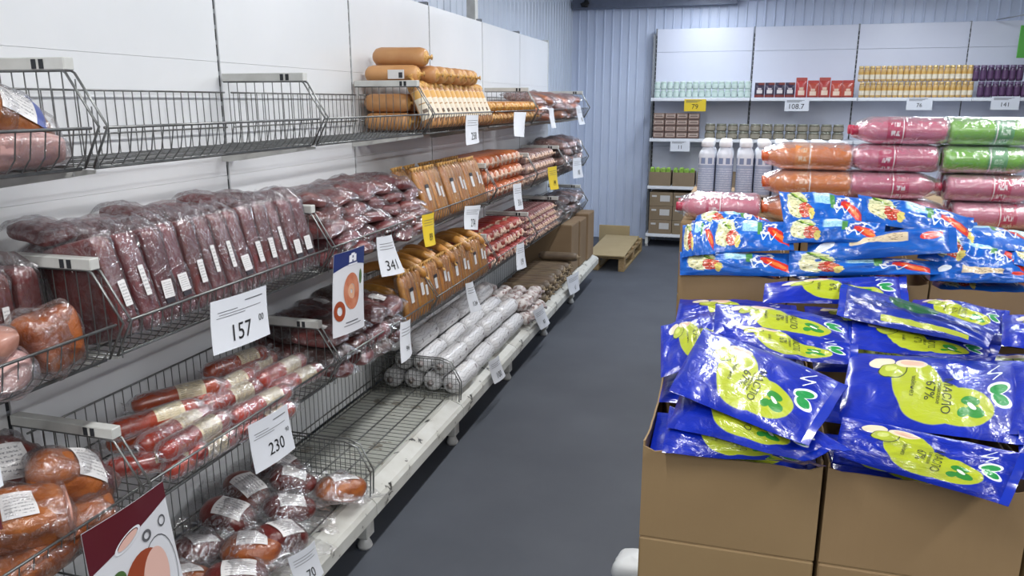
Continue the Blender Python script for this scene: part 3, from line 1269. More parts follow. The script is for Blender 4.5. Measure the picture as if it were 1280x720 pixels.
def mayo_back(nt, u, v, c, tc):
    out = mixc(nt, rect(u, v, 0.05, 0.95, 0.42, 0.62, 0.03), c, lin('16256f'))
    out = mixc(nt, rect(u, v, 0.12, 0.72, 0.80, 0.93), out, lin('aab43c'))
    t = ((v * 60).fract().gt(0.5)) * X(noise_node(nt, tc.outputs['UV'], 40, 1)).gt(0.5)
    out = mixc(nt, t * rect(u, v, 0.60, 0.86, 0.25, 0.6), out, lin('4e64b8'))
    out = mixc(nt, t * rect(u, v, 0.30, 0.46, 0.1, 0.4), out, lin('4e64b8'))
    return mixc(nt, ell(u, v, 0.5, 0.25, 0.17, 0.28), out, lin('1c5a34'))


def sauce_print(nt, u, v, c, tc):
    n = X(noise_node(nt, tc.outputs['UV'], 6, 2)) - 0.5
    n2 = X(noise_node(nt, tc.outputs['UV'], 21, 2)) - 0.5
    uu, vv = u + n * 0.07 + n2 * 0.05, v + n * 0.12 + n2 * 0.12
    out = mixc(nt, rect(u, v, 0.40, 0.64, 0.10, 0.50, 0.03), c, lin('a9d8e6'))
    out = mixc(nt, rect(u, v, 0.42, 0.62, 0.06, 0.24, 0.03), out, lin('d6ecf0'))
    out = mixc(nt, ell(uu, vv, 0.20, 0.45, 0.125, 0.44), out, lin('cdd0a0'))
    out = mixc(nt, ell(uu, vv, 0.14, 0.60, 0.07, 0.22), out, lin('e2dcae'))
    out = mixc(nt, ell(uu, vv, 0.22, 0.28, 0.035, 0.26, -0.4), out, lin('3f6b28'))
    out = mixc(nt, ell(uu, vv, 0.235, 0.28, 0.02, 0.22, -0.4), out, lin('9fbb4c'))
    out = mixc(nt, ell(uu, vv, 0.29, 0.68, 0.075, 0.22), out, lin('c23a2c'))
    out = mixc(nt, ell(uu, vv, 0.31, 0.62, 0.03, 0.07), out, lin('e07858'))
    out = mixc(nt, ell(uu, vv, 0.36, 0.78, 0.035, 0.16), out, lin('d9c86a'))
    out = mixc(nt, rect(u, v, 0.60, 0.67, 0.12, 0.60, 0.01), out, lin('4f8f4a'))
    out = mixc(nt, ell(uu, vv, 0.76, 0.36, 0.075, 0.24, 0.3), out, lin('e7e8ee'))
    out = mixc(nt, ell(uu, vv, 0.76, 0.36, 0.055, 0.16, 0.3), out, lin('3a56b0'))
    out = mixc(nt, ell(uu, vv, 0.91, 0.62, 0.10, 0.34, -0.5), out, lin('d22f22'))
    out = mixc(nt, ell(uu, vv, 0.89, 0.60, 0.045, 0.16, -0.5), out, lin('ea7a34'))
    fz = n2.gt(0.09) * rect(u, v, 0.06, 0.38, 0.1, 0.9, 0.05)
    out = mixc(nt, fz * 0.7, out, lin('4a5a2c'))
    out = mixc(nt, n2.lt(-0.10) * rect(u, v, 0.06, 0.38, 0.1, 0.9, 0.05) * 0.7, out, lin('eef0dc'))
    s = ((v * 26).fract().gt(0.6)) * X(noise_node(nt, tc.outputs['UV'], 40, 1)).gt(0.5) * rect(u, v, 0.43, 0.61, 0.12, 0.48)
    out = mixc(nt, s * 0.7, out, lin('3f7fae'))
    sq = (((u * 62.0 + v * 5.0).sin() * 0.10 + 0.62 - v).abs().lt(0.035)) * rect(u, v, 0.64, 0.84, 0.4, 0.85)
    return mixc(nt, sq, out, lin('dfe8f2'))


def sauce_back(nt, u, v, c, tc):
    out = mixc(nt, rect(u, v, 0.30, 0.72, 0.35, 0.66, 0.01), c, lin('d8c6a6'))
    t = ((v * 22).fract().gt(0.55)) * X(noise_node(nt, tc.outputs['UV'], 30, 1)).gt(0.52)
    out = mixc(nt, t * rect(u, v, 0.42, 0.68, 0.38, 0.62), out, lin('7a6248'))
    out = mixc(nt, ell(u, v, 0.13, 0.55, 0.06, 0.14, 0.3), out, lin('dfe6ef'))
    return mixc(nt, ell(u, v, 0.88, 0.4, 0.06, 0.2, 0.3), out, lin('d23a2a'))


PK = dict(rough=0.30, coat=0.45, crough=0.06, bump=0.34, bscale=7, bdist=1.0, coordname='UV', spec=0.35)
m_mayo = mat('mayonnaise_film', '0e2cb0', '0a2090', scale=4, paint=mayo_print, **PK)
m_mayob = mat('mayonnaise_film_back', '15309c', '102688', scale=4, paint=mayo_back, **PK)
m_sauce = mat('sauce_film', '1668c8', '0f4fae', scale=3, paint=sauce_print, **PK)
m_sauceb = mat('sauce_film_back', '1562c0', '0f4aa4', scale=3, paint=sauce_back, **PK)
m_seal_m = mat('mayonnaise_seal', '1230ac', rough=0.25, coat=0.6)
m_seal_s = mat('sauce_seal', '1458b4', rough=0.25, coat=0.6)


def pouch(name, cat, cs, T, seed, mt, mseal, label, group, prints=(), amp=1.0):
    """a filled film pouch over four corner points: bottom-left, top-left, top-right, bottom-right of the printed face"""
    cs = [Vector(c) for c in cs]
    if label.startswith(('lowest mayo', 'middle one', 'half hidden')):      # the upper part goes on under the pouch above
        for i, j in ((0, 3), (1, 2)):
            d = cs[i] - cs[j]
            cs[i] = cs[j] + Vector((d.x * 1.9, d.y * 1.9, d.z * 0.8))
    cen = sum(cs, Vector()) / 4
    cs = [c - cen for c in cs]
    nrm = (cs[1] - cs[0]).cross(cs[3] - cs[0]).normalized()
    up = nrm if nrm.dot(Vector((0, -0.5, 1))) > 0 else -nrm
    flip = nrm.dot(up) < 0
    t = thing(name, label, cat, tuple(cen), (0, 0, 0), group)
    so = Vector((seed * 3.1, seed * 1.3, seed * 0.7))

    def S(u, v, side=1.0, off=0.0):
        uc, vc = min(max(u, -0.06), 1.06), min(max(v, 0), 1)
        p = cs[0] * (1 - uc) * (1 - vc) + cs[1] * uc * (1 - vc) + cs[2] * uc * vc + cs[3] * (1 - uc) * vc
        ub, vb = min(max(u, 0), 1), vc
        k = (max(0.0, math.sin(PI * ub)) ** 0.55) * (max(0.0, math.sin(PI * vb)) ** 0.5)
        q = Vector((ub * 2.6, vb * 1.6, 0)) + so
        w = mn.noise(q * 1.3) * 0.45 + 0.35 * (0.35 - abs(mn.noise(q * 2.7 + so))) * 2 + 0.18 * (0.3 - abs(mn.noise(q * 6.0)))
        big = mn.noise(q * 0.6 + Vector((9, 2, 4))) * 0.016
        e = 0.25 + 0.75 * k
        return p + up * (side * T * k + amp * (0.017 * w * e * (1 if side > 0 else 0.4)) + big + off)
    b = B()
    b.grid(lambda u, v: S(u, v, 1.0), 44, 28, flip=flip)
    b.grid(lambda u, v: S(u, v, -0.7), 24, 14, flip=not flip)
    b.build('body', mt, t)
    b = B()
    b.grid(lambda u, v: S(1.0 + 0.055 * u, v, 1.0, 0.0007 + 0.004 * u * math.sin(v * 9 + seed)), 3, 24, flip=flip)
    b.grid(lambda u, v: S(1.0 + 0.055 * u, v, 1.0, -0.0007 + 0.004 * u * math.sin(v * 9 + seed)), 3, 24, flip=not flip)
    b.build('seal', mseal, t)
    lu = (cs[1] - cs[0]).length
    lv = (cs[3] - cs[0]).length
    for (body, size, u0, v0, m) in prints:
        # glyph x runs along v, glyph y (up) along u
        put_text(t, 'print', body, size, lambda x, y: S(u0 + y / 0.42, v0 + x / 0.28, 1.0, 0.0012), m)
    return t


MAYO = {
    'p6': [(-0.212, 2.587, 0.900), (-0.018, 2.762, 0.930), (0.029, 2.352, 0.900), (-0.176, 2.237, 0.840)],
    'p4a': [(-0.036, 2.732, 0.950), (0.386, 2.636, 0.960), (0.371, 2.430, 0.930), (-0.034, 2.446, 0.930)],
    'p4b': [(-0.014, 2.532, 0.940), (0.364, 2.388, 0.950), (0.356, 2.295, 0.915), (-0.000, 2.381, 0.900)],
    'p3': [(-0.135, 1.973, 0.840), (0.216, 1.855, 0.820), (0.196, 1.896, 0.765), (-0.135, 1.873, 0.765)],
    'p2': [(-0.110, 2.143, 0.880), (0.238, 1.830, 0.860), (0.186, 1.812, 0.820), (-0.131, 1.945, 0.810)],
    'p1': [(-0.066, 2.493, 0.930), (0.305, 2.111, 0.920), (0.191, 1.806, 0.855), (-0.136, 2.050, 0.860)],
    'q3': [(0.288, 1.958, 0.820), (0.507, 1.922, 0.800), (0.491, 1.923, 0.755), (0.285, 1.952, 0.755)],
    'q1': [(0.364, 2.365, 0.920), (0.819, 2.417, 0.920), (0.693, 1.978, 0.850), (0.296, 2.004, 0.855)],
    'q2': [(0.302, 1.973, 0.875), (0.684, 1.920, 0.850), (0.616, 1.804, 0.770), (0.279, 1.890, 0.810)],
    'q5': [(0.401, 2.651, 0.960), (0.754, 2.445, 0.960), (0.737, 2.423, 0.920), (0.375, 2.421, 0.920)],
    'q4': [(0.765, 2.467, 1.000), (0.410, 2.879, 1.020), (0.367, 2.599, 0.975), (0.722, 2.369, 0.965)],
    'q6': [(0.131, 2.887, 1.000), (0.606, 3.060, 1.020), (0.579, 2.834, 0.970), (0.123, 2.757, 0.960)],
    'q7': [(0.633, 2.910, 0.970), (0.901, 2.854, 0.970), (0.841, 2.648, 0.940), (0.566, 2.745, 0.940)],
    'c1': [(0.873, 2.780, 0.980), (1.159, 2.721, 0.980), (1.080, 2.500, 0.940), (0.798, 2.512, 0.930)],
    'c2': [(0.795, 2.402, 0.930), (1.183, 2.478, 0.920), (1.022, 2.079, 0.860), (0.686, 2.011, 0.860)],
    'c3': [(0.710, 2.025, 0.870), (1.022, 2.079, 0.860), (0.968, 1.924, 0.790), (0.684, 1.903, 0.790)],
}
BLUE = {
    'r4': [(-0.147, 3.43, 1.165), (0.100, 3.43, 1.175), (0.209, 3.300, 1.150), (-0.151, 3.300, 1.140)],
    'r3': [(-0.196, 3.250, 1.148), (-0.063, 3.250, 1.171), (-0.062, 3.080, 1.068), (-0.185, 3.080, 1.051)],
    'r2': [(-0.079, 3.250, 1.175), (0.217, 3.250, 1.182), (0.221, 3.100, 1.090), (-0.083, 3.100, 1.063)],
    'r1': [(-0.194, 3.140, 1.053), (0.227, 3.140, 1.070), (0.228, 3.060, 0.997), (-0.185, 3.060, 0.976)],
    'r5': [(0.179, 3.380, 1.290), (0.498, 3.380, 1.273), (0.483, 3.200, 1.175), (0.199, 3.200, 1.184)],
    'r6': [(0.199, 3.220, 1.197), (0.551, 3.220, 1.191), (0.533, 3.130, 1.132), (0.196, 3.130, 1.110)],
    'r7': [(0.293, 3.200, 1.129), (0.782, 3.200, 1.188), (0.769, 3.080, 1.108), (0.286, 3.080, 1.051)],
    'r8': [(0.222, 3.120, 1.087), (0.719, 3.120, 1.078), (0.708, 3.060, 1.029), (0.221, 3.060, 0.999)],
    'r10': [(0.491, 3.420, 1.285), (0.900, 3.420, 1.205), (0.870, 3.250, 1.120), (0.486, 3.250, 1.205)],
    'r11': [(0.722, 3.280, 1.169), (1.091, 3.280, 1.083), (1.049, 3.120, 1.034), (0.674, 3.120, 1.085)],
    'r9': [(0.726, 3.150, 1.088), (1.057, 3.150, 1.039), (1.027, 3.060, 1.024), (0.711, 3.060, 1.009)],
    'r13': [(0.470, 3.50, 1.205), (0.930, 3.50, 1.165), (0.90, 3.24, 1.09), (0.470, 3.22, 1.11)],
    'r14': [(0.90, 3.44, 1.155), (1.25, 3.44, 1.14), (1.22, 3.27, 1.08), (0.90, 3.27, 1.08)],
    'r12': [(1.001, 3.300, 1.130), (1.236, 3.300, 1.12), (1.194, 3.150, 1.050), (1.002, 3.150, 1.07)],
}
m_prt = mat('dark_green_ink', '24301c', rough=0.5)
mp = (('67%', 0.034, 0.50, 0.58, m_prt), ('МАСЛО', 0.030, 0.60, 0.62, m_prt), ('оливковое', 0.014, 0.55, 0.60, m_prt), ('майонез', 0.016, 0.40, 0.55, m_prt))
lab = {
    'p6': ('crumpled blue mayonnaise pouch end at the left side of the front left carton', 0),
    'p4a': ('blue mayonnaise pouch lying across the back of the front left carton', 0),
    'p4b': ('narrow overlapped mayonnaise pouch just behind the big one in the front left carton', 0),
    'p3': ('lowest mayonnaise pouch along the front edge of the front left carton', 0),
    'p2': ('middle one of three shingled mayonnaise pouches in the front left carton', 0),
    'p1': ('large tilted blue mayonnaise pouch on top of the front left carton', 0),
    'q3': ('half hidden mayonnaise pouch under the hanging one in the front middle carton', 0),
    'q1': ('large blue mayonnaise pouch lying flat in the front middle carton', 0),
    'q2': ('blue mayonnaise pouch hanging over the front edge of the front middle carton', 0),
    'q5': ('mayonnaise pouch with lime print below the upside down one, second row', 0),
    'q4': ('mayonnaise pouch showing its dark back side on the second row', 1),
    'q6': ('mayonnaise pouch at the far left back of the second row by the sauce cartons', 0),
    'q7': ('mayonnaise pouch behind the upside down one on the second row', 0),
    'c1': ('mayonnaise pouch at the right edge, at the back above the front right carton', 0),
    'c2': ('mayonnaise pouch at the right edge in the middle of the front right carton', 0),
    'c3': ('mayonnaise pouch at the right edge, low in the front right carton', 0),
}
for i, (k, cs) in enumerate(MAYO.items()):
    th = 0.018 if k in ('p3', 'p4b', 'q3', 'q5') else 0.026
    pouch('mayonnaise_pouch', 'pouch', cs, th, i * 2.3 + 1, m_mayob if lab[k][1] else m_mayo, m_seal_m, lab[k][0], 'blue mayonnaise pouches', () if lab[k][1] else mp)
# pouches lying flat below the top ones
for j, x in enumerate(gx):
    for r, y in ((0, 1.95), (1, 2.52)):
        for q in range(2):
            ya, yb = y + 0.02 + q * 0.26, y + 0.255 + q * 0.26
            z = 0.70 + 0.055 * q + (0.10 if r else 0.0)
            cs = [(x + 0.012, yb, z + 0.03), (x + 0.425, yb, z + 0.03), (x + 0.425, ya, z), (x + 0.012, ya, z)]
            pouch('mayonnaise_pouch', 'pouch', cs, 0.03, j * 7 + r * 3 + q + 40, m_mayo, m_seal_m,
                  'buried mayonnaise pouch in the %s, %s half' % (rown[j] + ' carton' if r == 0 else rown[j].replace('front', 'second row') + ' carton', ('near', 'far')[q]),
                  'blue mayonnaise pouches', mp)
slab = {'r13': 'blue sauce pouch turned dark side out beneath the tilted one at the back', 'r14': 'blue sauce pouch at the back right below the pink bottles',
        'r1': 'lowest blue sauce pouch on the left front carton of the second stack', 'r2': 'blue sauce pouch with cucumber and tomato print above the lowest left one',
        'r3': 'crumpled blue sauce pouch end at the far left of the second stack', 'r4': 'blue sauce pouch at the back left beneath the pink bottle pack',
        'r5': 'topmost blue sauce pouch in the middle under the orange bottles', 'r6': 'blue sauce pouch directly below the topmost middle one',
        'r7': 'blue sauce pouch showing its beige back panel in the middle of the second stack', 'r8': 'lowest blue sauce pouch on the middle carton of the second stack',
        'r10': 'tilted blue sauce pouch below the pink bottles', 'r11': 'blue sauce pouch sloping down at the right of the second stack',
        'r9': 'lowest blue sauce pouch on the right carton with a beige panel', 'r12': 'blue sauce pouch at the right edge below the pink bottles'}
for i, (k, cs) in enumerate(BLUE.items()):
    pouch('sauce_pouch', 'pouch', cs, 0.026, i * 1.9 + 100, m_sauceb if k in ('r7', 'r9', 'r13') else m_sauce, m_seal_s, slab[k], 'blue sauce pouches', (), 1.6)
for j, x in enumerate((-0.18, 0.24, 0.735)):
    for q in range(2):
        z = 0.95 + q * 0.155
        y0 = 3.11 + q * 0.10
        cs = [(x + 0.01, y0 + 0.30, z + 0.03), (x + 0.38, y0 + 0.30, z + 0.03), (x + 0.38, y0, z), (x + 0.01, y0, z)]
        pouch('sauce_pouch', 'pouch', cs, 0.045, 200 + j * 5 + q, m_sauce, m_seal_s, 'buried blue sauce pouch in the %s carton of the second stack, %s layer' % (('left', 'middle', 'right')[j], ('lower', 'upper')[q]), 'blue sauce pouches')

# ---- drinks bottles lying in stacks
m_film = film_mat('pack_film')


def bottle_kind(mb, mcap, mlab):
    def mk():
        t = thing('drink_bottle', '', 'bottle')
        L, r = 0.40, 0.060
        prof = [(0.004, r * 0.55), (0.0, r * 0.7), (0.004, r * 0.88), (0.018, r)]
        n = 9
        for i in range(n):
            tt = 0.03 + 0.235 * i / (n - 1)
            prof.append((tt, r * (1.0 - (0.03 if i % 2 else 0.0))))
        prof += [(0.285, r), (0.305, r * 0.93), (0.335, r * 0.66), (0.355, r * 0.40), (0.365, r * 0.30), (0.378, r * 0.28)]
        b = B()

        def wob(p, tt, a):
            if tt < 0.02:
                k = 1 - 0.10 * max(0, math.cos(a * 5))
                return Vector((p.x, p.y * k, p.z * k))
            return p
        b.lathe(prof, 20, wob=wob)
        b.build('body', mb, t)
        b = B()
        b.lathe([(0.366, r * 0.34), (0.368, r * 0.37), (0.392, r * 0.37), (0.395, r * 0.33)], 14)
        b.build('cap', mcap, t)
        b = B()
        b.lathe([(0.175, r * 1.012), (0.25, r * 1.012)], 20, cap=False)
        b.build('label', mlab, t)
        b = B()
        so = R.uniform(0, 50)

        def wf(p, tt, a):
            k = 1 + 0.05 * mn.noise(Vector((tt * 16, math.cos(a) * 1.3, math.sin(a) * 1.3 + so)))
            return Vector((p.x, p.y * k, p.z * k))
        b.lathe([(-0.004, r * 0.5), (-0.003, r * 0.95)] + [(0.02 + 0.28 * i / 10, r * 1.03) for i in range(11)] + [(0.34, r * 0.8), (0.385, r * 0.55)], 20, wob=wf, cap=False)
        b.build('film', m_film, t)
        return t
    return mk


def blabel(name, base, mark, dark):
    def fn(nt, u, v, c, tc):
        out = mixc(nt, rect(u, v, 0.08, 0.16, 0, 1.0, 0.02), c, lin('ece6e6'))
        s = ((v * 9).fract().gt(0.45)) * X(noise_node(nt, tc.outputs['UV'], 14, 1)).gt(0.48) * rect(u, v, 0.3, 0.8, 0.0, 1.0)
        return mixc(nt, s, out, lin(mark))
    return mat(name, base, rough=0.35, paint=fn, rnd=0.05)


DR = dict(rough=0.22, coat=0.4, rnd=0.05)
m_pink = mat('pink_drink', 'c9768c', 'd08395', scale=4, **DR)
m_orng = mat('orange_drink', 'd07a4a', 'd88857', scale=4, **DR)
m_gren = mat('green_drink', '7fba4f', '8cc45f', scale=4, **DR)
m_capr = mat('red_cap', 'b5304c', rough=0.35)
m_capo = mat('orange_cap', 'd0602a', rough=0.35)
m_capg = mat('green_cap', '6fae50', rough=0.35)
PKB = Kind(bottle_kind(m_pink, m_capr, blabel('pink_label', 'c04a68', 'f0e4e6', 0)))
ORB = Kind(bottle_kind(m_orng, m_capo, blabel('orange_label', 'd8884f', 'e8c8a8', 0)))
GRB = Kind(bottle_kind(m_gren, m_capg, blabel('green_label', '6da873', 'cfe6cf', 0)))
LV = [1.146, 1.271, 1.396, 1.521]


def lie(K, x, y, z, left, label, g, roll=0.0):
    """bottle on its side; cap towards -x when left"""
    if left:
        K.put((x + 0.40, y, z), (roll, 0, PI), label, g)
    else:
        K.put((x, y, z), (roll, 0, 0), label, g)


gp, go_, gg = 'pink drink bottles', 'orange drink bottles', 'green drink bottles'
wd = ['bottom', 'second', 'third', 'top']
for dy, dn in ((0.0, 'front'), (0.126, 'back')):
    y = 3.93 + dy
    lie(PKB, 0.50, y, LV[3], True, 'pink drink bottle on the top level, %s one, beside the green bottle' % dn, gp, R.uniform(0, 6))
    lie(PKB, 0.475, y, LV[2], True, 'pink drink bottle on the third level, %s one, cap to the left' % dn, gp, R.uniform(0, 6))
    lie(PKB, 0.515, y, LV[1], False, 'pink drink bottle on the second level with cap to the right, %s one' % dn, gp, R.uniform(0, 6))
    lie(PKB, 0.56, y, LV[0], False, 'pink drink bottle on the bottom level, %s one, behind the sauce pouches' % dn, gp, R.uniform(0, 6))
    lie(GRB, 0.905, y, LV[3], False, 'green drink bottle on the top level, %s one' % dn, gg, R.uniform(0, 6))
    lie(GRB, 0.895, y, LV[2], False, 'green drink bottle on the third level, %s one' % dn, gg, R.uniform(0, 6))
    lie(PKB, 0.925, y, LV[1], False, 'pink drink bottle on the second level below the green ones, %s one' % dn, gp, R.uniform(0, 6))
    lie(PKB, 0.965, y, LV[0], False, 'pink drink bottle on the bottom level at the far right, %s one' % dn, gp, R.uniform(0, 6))
    lie(ORB, 0.115, y, LV[2], True, 'orange drink bottle on the upper level, %s one, below the white jugs' % dn, go_, R.uniform(0, 6))
    lie(ORB, 0.125, y, LV[1], True, 'orange drink bottle on the middle level, %s one' % dn, go_, R.uniform(0, 6))
    lie(ORB, 0.13, y, LV[0], True, 'orange drink bottle on the bottom level, %s one, behind the sauce pouches' % dn, go_, R.uniform(0, 6))
    lie(PKB, -0.275, y - 0.05 + dy * 0.2, LV[0] + (0.0 if dy == 0 else 0.0), True, 'pink drink bottle at the far left of the drinks, %s one, red cap towards the aisle' % dn, gp, R.uniform(0, 6))

# ---- white jugs in film
def jug_paint(nt, u, v, c, tc):
    s = ((u * 16).fract().gt(0.5)) * X(noise_node(nt, tc.outputs['UV'], 45, 1)).gt(0.45)
    out = mixc(nt, rect(u, v, 0.0, 0.78, 0, 1), c, lin('9aa6c0'))
    out = mixc(nt, s * rect(u, v, 0.06, 0.7, 0, 1), out, lin('c3cad9'))
    return mixc(nt, ((v * 8).fract() - 0.5).abs().lt(0.3) * rect(u, v, 0.8, 0.97, 0, 1), out, lin('7d8bab'))


m_jug = mat('white_jug', 'd3d8e2', rough=0.3, rnd=0.03)
m_jugcap = mat('white_cap', 'e9ebef', rough=0.35)
m_juglab = mat('jug_label', 'd3d8e2', rough=0.4, paint=jug_paint, rnd=0.06)


def jw(p, tt, a):
    """squares the round body"""
    k = 1 + 0.16 * abs(math.sin(2 * a)) ** 1.5 if tt < 0.245 else 1
    return Vector((p.x, p.y * k, p.z * k))


def mk_jug():
    t = thing('white_jug', '', 'jug')
    b = B()
    b.lathe([(0, 0.036), (0.006, 0.043), (0.222, 0.043), (0.238, 0.038), (0.250, 0.030), (0.262, 0.026)], 24, M=rotm(0, -PI / 2, 0), wob=jw)
    b.build('body', m_jug, t)
    b = B()
    b.lathe([(0.262, 0.030), (0.264, 0.034), (0.288, 0.034), (0.295, 0.028)], 12, M=rotm(0, -PI / 2, 0))
    b.build('cap', m_jugcap, t)
    b = B()
    b.lathe([(0.015, 0.0436), (0.212, 0.0436)], 24, M=rotm(0, -PI / 2, 0), cap=False, wob=jw)
    b.build('label', m_juglab, t)
    return t


JK = Kind(mk_jug)
for r in range(4):
    for c in range(8):
        JK.put((-0.152 + c * 0.094 + (0.012 if c > 1 else 0), 4.36 + r * 0.094, 1.150), (0, 0, R.uniform(-0.04, 0.04)),
               'white jug with white cap, %s from the left in the %s row behind the orange bottles' % (ORD[c], ORD[r]), 'white jugs')
# ================================================================ sausages, hams and vacuum packs on the left shelving
class Wf:
    """lets a point function stand in for a matrix"""
    def __init__(s, f): s.f = f
    def __matmul__(s, p): return s.f(p)


CO = dict(coat=0.6, crough=0.1, bump=0.35, bscale=55, bdist=1.0)
m_film2 = film_mat('vacuum_film', base=0.0, ridge=0.05, scale=24)
m_film3 = film_mat('crinkled_film', base=0.015, ridge=0.17, scale=24)
m_sheetf = film_mat('loose_film', base=0.03, ridge=0.32, scale=30)
m_maroon = mat('maroon_sausage', '7a3b3a', '5c2a2a', scale=22, rough=0.35, rnd=0.14, stretch=(1, 1, 0.25), **CO)
m_maroon2 = mat('maroon_slices', '85494a', '602f30', scale=20, rough=0.35, rnd=0.14, **CO)
m_darkm = mat('dark_sausage', '4f3531', '392522', scale=26, rough=0.4, rnd=0.15, **CO)
m_red = mat('red_casing', '9c351f', 'a8452b', scale=9, rough=0.26, coat=0.7, crough=0.08, rnd=0.12)
m_tan = mat('tan_casing', 'c08a58', 'cb9865', scale=12, rough=0.4, rnd=0.06)
m_gold = mat('golden_casing', 'c98f45', 'bb7e38', scale=30, rough=0.32, rnd=0.1, **CO)
m_frill = mat('golden_frill', 'e0b266', 'c8924a', scale=70, amt=(0.4, 0.6), rough=0.35, bump=0.6, bscale=120)
m_orange = mat('orange_sausage', 'b8623a', 'c87c52', scale=18, rough=0.3, rnd=0.1, **CO)
m_frost = mat('frosty_end', 'dcc4b4', 'c79c80', scale=50, rough=0.4)
m_speck = mat('speckled_sausage', '94585a', 'c9b0ac', scale=95, amt=(0.5, 0.58), rough=0.35, rnd=0.1, coat=0.4)
m_greyp = mat('grey_pink_sausage', '8f6c66', 'b49a92', scale=70, amt=(0.48, 0.6), rough=0.38, rnd=0.1, coat=0.4)
m_ham = mat('smoked_rind', 'a8622c', '7e3f1c', scale=14, amt=(0.4, 0.7), rough=0.3, rnd=0.12, **CO)
m_hamred = mat('ham_red', '6e2c26', '542019', scale=16, rough=0.3, rnd=0.14, **CO)
m_hampink = mat('ham_pink', 'c08f80', 'a97466', scale=20, rough=0.4, rnd=0.06, coat=0.4)
m_rose = mat('rosy_ham', 'b98d88', 'c6a09a', scale=10, rough=0.4, coat=0.5)


def label_paint(nt, u, v, c, tc):
    s = ((v * 8).fract().gt(0.55)) * X(noise_node(nt, tc.outputs['UV'], 22, 1)).gt(0.5) * rect(u, v, 0.1, 0.9, 0.1, 0.9)
    return mixc(nt, s * 0.7, c, lin('55565c'))


def script_paint(nt, u, v, c, tc):
    n = X(noise_node(nt, tc.outputs['UV'], 3, 1)) - 0.5
    w = (v * 30 + (u * 40).sin() * 1.6 + n * 5).sin().abs().lt(0.30) * rect(u, v, 0.35, 0.85, 0, 1)
    out = mixc(nt, w, c, lin('4c4238'))
    return mixc(nt, ((v * 12).fract().lt(0.3)) * rect(u, v, 0.08, 0.25, 0, 1), out, lin('8c7f68'))


m_lab = mat('product_label', 'dedcdb', rough=0.45, paint=label_paint, coat=0.3)
m_creamlab = mat('cream_label', 'd9cba8', rough=0.45, paint=script_paint, coat=0.5)
m_labdark = mat('label_dark_bar', '2c2a30', rough=0.4)
m_labmar = mat('maroon_label', '5a1e2a', '6e3038', scale=20, rough=0.3, coat=0.6)
m_labyel = mat('yellow_spot_label', 'd9c653', rough=0.4)
m_labblue = mat('blue_label', '44559c', rough=0.4)


def plate(w, h, t=0.0012):
    """thin label in the local y-z plane facing +x, UV 0..1"""
    b = B()
    b.box(-t, 0, -w / 2, w / 2, -h / 2, h / 2)
    b.uv = [((p[1] + w / 2) / w, (p[2] + h / 2) / h) for p in b.v]
    return b


# ---- A. maroon packs standing side by side on the upper middle tier
def standing_pack(seed, lab):
    hx, hy, hz = 0.085, 0.031, 0.122

    def mk():
        t = thing('vacuum_pack', '', 'sausage pack')

        def groove(p):
            g = abs(math.sin((p.y / hy * 0.5 + 0.5) * PI * 2.5 + seed))
            q = Vector(p)
            q.x += 0.008 * (g - 0.5) + 0.004 * mn.noise(Vector((p.y * 30, p.z * 9, seed)))
            q.y += 0.004 * mn.noise(Vector((p.x * 14, p.z * 14, seed + 5)))
            return q + Vector((0, 0, hz))
        b = B()
        b.superq(hx, hy, hz, 0.25, 0.25, 36, 12, M=Wf(groove))
        b.build('sausage', m_maroon, t)
        b = B()        # film with a crumpled top

        def film(u, v):
            th = 2 * PI * u
            sg = lambda a, e: math.copysign(abs(a) ** e, a)
            k = 1.07
            z = v * (2 * hz + 0.035)
            if z > 2 * hz:
                k = 1.07 - (z - 2 * hz) * 14
            w = 1 + 0.12 * mn.noise(Vector((math.cos(th) * 3, math.sin(th) * 3, z * 26 + seed * 3))) * (1.8 if z > 1.8 * hz else 0.5)
            return (hx * k * w * sg(math.cos(th), 0.3), hy * k * w * sg(math.sin(th), 0.3), z - 0.002 + 0.02 * mn.noise(Vector((th * 2, seed, z * 30))) * (1 if v > 0.8 else 0))
        b.grid(film, 30, 10)
        b.build('film', m_film3, t)
        for dy, z, w, h, m in lab:
            o = plate(w, h).build('label', m, t, smooth=False)
            o.location = (hx + 0.0085, dy, z)
        return t
    return mk


SPK = [Kind(standing_pack(0.4, [(0.004, 0.10, 0.022, 0.062, m_lab)])), Kind(standing_pack(1.7, [(-0.006, 0.085, 0.034, 0.045, m_lab), (-0.006, 0.055, 0.03, 0.012, m_labdark)])),
       Kind(standing_pack(2.9, [(0.0, 0.12, 0.016, 0.075, m_lab)]))]
tilt = -0.24
n = 13
for i in range(n):
    y = 1.425 + i * 0.0675
    SPK[(i * 2 + i // 3) % 3].put((-1.418 + R.uniform(-0.006, 0.006), y, T2 + 0.014 + R.uniform(0, 0.006)), (R.uniform(-0.03, 0.05), tilt + R.uniform(-0.03, 0.03), R.uniform(-0.05, 0.05)),
                                  'maroon vacuum sausage pack standing on the upper middle tier, %s in the row from the near divider' % ORD[i], 'standing maroon packs')


